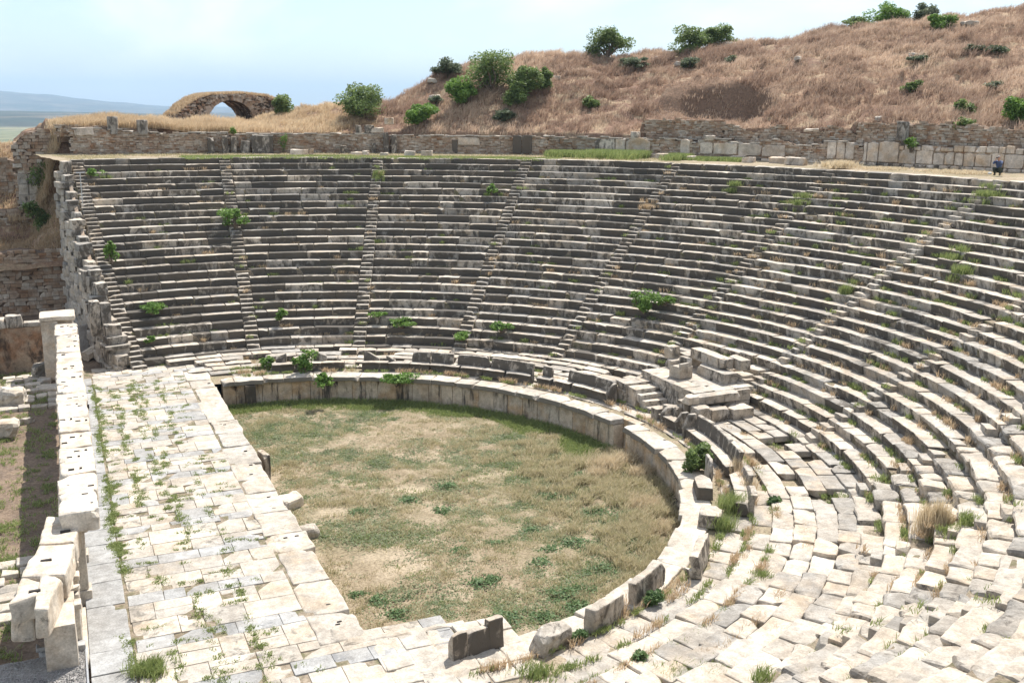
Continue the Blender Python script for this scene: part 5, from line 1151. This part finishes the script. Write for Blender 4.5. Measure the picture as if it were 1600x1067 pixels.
    rub('corner_wall', 'low dark stub of wall at the very left edge below the corner wall', -20, -11.25, 52.0, 6.5, lambda x: 10.4+.1*math.sin(x*3)-.25*max(0, -x-12), (.3, .7), (.2, .34))
    mb = MB(); 
    x = -11.1
    while x < -8.5:
        for z in (6.2, 7.0, 7.8, 8.6): stone(mb, (x, 49.98, z), (x+.72, 50.3, z+.79), r=.04, step=.4, amp=.03, chip=.4, tint=(rng.random(), .35, rng.random()))
        x += .74
    part('ashlar_facing', mb, M_seat, None, 'big pale ashlar blocks facing the lower half of the far left corner wall', 'ashlar facing', loc=(-9.8, 50, 6.2))
    # room behind the colonnade
    root = thing('backstage_wall', (-11.2, 23.5, -.2), 'stained brown plaster wall of a room behind the colonnade, capped by carved blocks', 'wall')
    m = MB(); stone(m, (-12.55, 23.5, -.3), (-9.7, 24.0, 2.35), r=.04, step=.3, amp=.03, tint=(.4, .42, .8)); part('plaster_face', m, M_plaster, root)
    for a, b in (((-12.6, 23.35, 2.36), (-11.6, 24.1, 2.9)), ((-11.58, 23.4, 2.36), (-10.75, 24.1, 3.05)), ((-10.72, 23.45, 2.36), (-9.75, 24.05, 2.62))): m = MB(); stone(m, a, b, r=.06, step=.15, amp=.03, chip=.6, tint=(.4, .3, .5), side={2: .5}); part('cap_block', m, M_seat, root)
    place('jamb', 'white upright jamb cut by the left edge, in front of the plaster wall', (-12.15, 18.6, -.2), (.5, .6, 2.5), 0, tint=(.1, .1, .4), st=.1, cat='door jamb')
    place('jamb', 'thin dark jamb beside the plaster wall, at its left', (-12.45, 22.6, -.2), (.3, .5, 2.9), 0, mat=M_seat, tint=(.7, .4, .4), st=.5, cat='door jamb')
    # slabs on the backstage floor
    mb = MB()
    for (x0, x1, y0, y1) in ((-12, -9.6, 15, 22), (-12.5, -10, -8.5, -4.5)):
        y = y0
        while y < y1:
            x = x0+rng.uniform(0, .3)
            while x < x1:
                l = rng.uniform(.5, 1.2)
                if rng.random() < .75: stone(mb, (x, y+.02, -.3), (x+l-.03, y+.6, -.06+rng.normal()*.03), r=.04, step=.3, amp=.02, chip=.5, tint=(rng.random(), .1, .5), tilt=.02)
                x += l
            y += .64
    part('backstage_paving', mb, M_floor, kind='structure')
    for (x, y, hw, hh, mat, lab) in ((75, 305, 22, 44, M_leaf, 'large shrub against the far left corner wall'), (96, 282, 20, 34, M_olive, 'greyish bush hanging beside the top of the end wall'), (52, 342, 16, 26, M_leaf, 'bush on the bank above the lower left wall'), (76, 365, 20, 40, M_leaf, 'dark straggling shrub between the two left walls'), (118, 428, 9, 14, M_olive, 'little bush on the parodos wall beside the end wall')):
        Y = 49.3 if y < 310 else 46.5 if y < 400 else 40.6
        p = at_Y(x, y, Y); sc = near(p)/F; shrub('bank_shrub', p, (hw*sc, hw*sc*.7, hh*sc*.55), int(hw*hh*2.2), .10, mat, lab, group='shrubs on the left bank')
    t = MB(); n = 5200; X = rng.uniform(-20, -6, n); Y = rng.uniform(41.3, 57, n); P = np.stack([X, Y, bank_z(X, Y)], -1); k = fbm(P, .4, 3, 77); P = P[k > -.25]; tufts(t, P, 7, .42, .35, .035, np.repeat(np.clip(.4+k[k > -.25][:, None], 0, 1), 3, 1), spread=.12)
    part('bank_grass', t, M_dry, kind='stuff', label='dry grass on the bank at the left end of the seats', cat='dry grass')
    # thin railing post at the top of the leftmost stair
    q = on_cone(129, 318); mb = MB(); tube(mb, q, q+np.array([0, 0, 2.0]), .03, .03, 8); tube(mb, q+np.array([-.25, 0, 2.0]), q+np.array([.3, 0, 2.02]), .03, .03, 8); part('railing_post', mb, M_metal, None, 'thin pale metal post at the top of the leftmost stairway', 'post', loc=q)
build_left()

# ------------------------------------------------------------------ person crouching on the terrace
def skin_mesh(name, joints, bones, mat, parent, base, M, sub=2, extra=None):
    """joints: name -> (x fwd, y left, z, radius)"""
    ks = list(joints); me = bpy.data.meshes.new(name)
    me.from_pydata([tuple(M(np.array([joints[k][:3]]))[0]-base) for k in ks], [(ks.index(a), ks.index(b)) for a, b in bones], [])
    o = bpy.data.objects.new(name, me); COL.objects.link(o)
    md = o.modifiers.new('skin', 'SKIN'); md.use_smooth_shade = True; s = o.modifiers.new('sub', 'SUBSURF'); s.levels = sub; s.render_levels = sub
    for i, k in enumerate(ks): r = joints[k][3]; me.skin_vertices[0].data[i].radius = (r, r) if np.isscalar(r) else r
    me.skin_vertices[0].data[0].use_root = True
    me.materials.append(mat)
    if parent: o.parent = parent
    return o
def build_person():
    p = at_z(1559, 274.5, Z_DZ-.02); M = frame(p, math.atan2(CAM[1]-p[1]+25, CAM[0]-p[0])); 
    skin = flat_mat('skin', (.48, .27, .18), .5); shirt = flat_mat('blue_grey_cloth', (.07, .10, .20), .85); pants = flat_mat('dark_green_cloth', (.035, .045, .035), .9); hair = flat_mat('dark_hair', (.03, .022, .018), .7); shoe = flat_mat('dark_shoe', (.03, .028, .025), .6); capm = flat_mat('grey_cap', (.20, .20, .21), .8)
    J = {'pelvis': (-.10, 0, .34, .14), 'waist': (-.06, 0, .50, .12), 'chest': (.03, 0, .72, .135), 'neck': (.09, 0, .92, .055), 'head': (.13, 0, 1.05, .085), 'crown': (.13, 0, 1.13, .07), 'face': (.19, 0, 1.02, .05)}
    B = [('pelvis', 'waist'), ('waist', 'chest'), ('chest', 'neck'), ('neck', 'head'), ('head', 'crown'), ('head', 'face')]
    for s, n in ((1, 'l'), (-1, 'r')):
        J.update({n+'hip': (-.06, .10*s, .32, .10), n+'knee': (.36, .17*s, .50 if s > 0 else .46, .065), n+'ank': (.06, .15*s, .09, .042), n+'toe': (.22, .16*s, .045, .036), n+'sh': (.03, .19*s, .84, .055), n+'elb': (.28, .24*s, .70, .04), n+'wr': (.33, .09*s, .97, .027), n+'palm': (.335, .075*s, 1.03, .026)})
        B += [('pelvis', n+'hip'), (n+'hip', n+'knee'), (n+'knee', n+'ank'), (n+'ank', n+'toe'), ('chest', n+'sh'), (n+'sh', n+'elb'), (n+'elb', n+'wr'), (n+'wr', n+'palm')]
        for i in range(4): J[n+'f%d' % i] = (.345+.018*i, .045*s, 1.045+.012*(i % 3), .009); B.append((n+'palm', n+'f%d' % i)); J[n+'g%d' % i] = (.36+.016*i, .012*s, 1.06+.008*i, .008); B.append((n+'f%d' % i, n+'g%d' % i))
        J[n+'th'] = (.31, .045*s, 1.02, .010); B.append((n+'palm', n+'th'))
        J[n+'ear'] = (.12, .083*s, 1.05, .018); B.append(('head', n+'ear'))
    J['nose'] = (.235, 0, 1.045, .014); B.append(('face', 'nose'))
    body = skin_mesh('person', J, B, skin, None, p, M, 1); body.location = [float(a) for a in p]
    tag(body, 'person in blue-grey shirt and dark trousers crouching on the terrace with a camera', 'person')
    JS = {k: (*J[k][:3], J[k][3]+.018) for k in ('waist', 'chest', 'lsh', 'lelb', 'rsh', 'relb')}; JS['hem'] = (-.11, 0, .38, .165); JS['lcuff'] = (.315, .13, .90, .04); JS['rcuff'] = (.315, -.13, .90, .04); JS['coll'] = (.08, 0, .88, .075)
    JS = {'chest': JS.pop('chest'), **JS}
    skin_mesh('shirt', JS, [('chest', 'waist'), ('waist', 'hem'), ('chest', 'coll'), ('chest', 'lsh'), ('lsh', 'lelb'), ('lelb', 'lcuff'), ('chest', 'rsh'), ('rsh', 'relb'), ('relb', 'rcuff')], shirt, body, p, M, 2)
    JT = {'pelvis': (-.10, 0, .34, .162)}; BT = []
    for n in 'lr':
        for q, e in (('hip', .022), ('knee', .024), ('ank', .022)): JT[n+q] = (*J[n+q][:3], J[n+q][3]+e)
        BT += [('pelvis', n+'hip'), (n+'hip', n+'knee'), (n+'knee', n+'ank')]
    skin_mesh('trousers', JT, BT, pants, body, p, M, 2)
    for n, s in (('l', 1), ('r', -1)): skin_mesh('shoe', {'a': (.03, .15*s, .055, .05), 'b': (.13, .155*s, .05, .05), 'c': (.25, .165*s, .04, .042)}, [('a', 'b'), ('b', 'c')], shoe, body, p, M, 1)
    skin_mesh('hair', {'a': (.095, 0, 1.10, .088), 'b': (.075, 0, 1.03, .07)}, [('a', 'b')], hair, body, p, M, 2)
    skin_mesh('cap', {'a': (.12, 0, 1.145, .082), 'b': (.13, 0, 1.17, .06)}, [('a', 'b')], capm, body, p, M, 2)
    c = M(np.array([[.33, 0, 1.07]]))[0]; black = flat_mat('black_plastic', (.02, .02, .02), .4); a = math.atan2(CAM[1]-p[1]+25, CAM[0]-p[0])
    root = thing('camera_body', c, 'small black camera held up to the face of the crouching person', 'camera')
    mb = MB(); v, f, s = wbox((-.035, -.07, -.045), (.035, .07, .05), .012, .05); mb.add(frame(c, a)(v), f); part('housing', mb, black, root)
    mb = MB(); d = np.array([math.cos(a), math.sin(a), 0]); tube(mb, c+d*.035, c+d*.13, .036, .04, 14); tube(mb, c+d*.13, c+d*.131, .04, .001, 14); part('lens', mb, black, root)
    q = p+np.array([-.5, .25, .0]); skin_mesh('shoulder_bag', {'a': (.0, 0, .10, (.10, .08)), 'b': (.10, .12, .15, (.12, .09)), 'c': (.2, .22, .12, (.08, .06))}, [('a', 'b'), ('b', 'c')], flat_mat('pale_canvas', (.55, .55, .52), .8), None, q, frame(q, a), 2).location = [float(t) for t in q]
    tag(bpy.data.objects['shoulder_bag'], 'pale canvas bag on the ground beside the crouching person', 'bag')
build_person()

# ------------------------------------------------------------------ air
def build_haze():
    me = bpy.data.meshes.new('haze'); x = 17500.; z0, z1 = -45., 420.
    me.from_pydata([(a, b, c) for a in (-x, x) for b in (-x, x) for c in (z0, z1)], [], [(0, 1, 3, 2), (4, 6, 7, 5), (0, 4, 5, 1), (2, 3, 7, 6), (0, 2, 6, 4), (1, 5, 7, 3)])
    o = bpy.data.objects.new('haze', me); COL.objects.link(o); o['kind'] = 'stuff'; o['label'] = 'pale blue summer haze in the air'; o['category'] = 'haze'
    m, N, L = newmat('haze_air'); out = N.new('ShaderNodeOutputMaterial'); v = N.new('ShaderNodeVolumePrincipled'); v.inputs['Color'].default_value = (.55, .77, 1, 1); v.inputs['Density'].default_value = HAZE; v.inputs['Anisotropy'].default_value = .0
    L.new(v.outputs[0], out.inputs['Volume']); me.materials.append(m)
HAZE = 1.3e-4
build_haze()
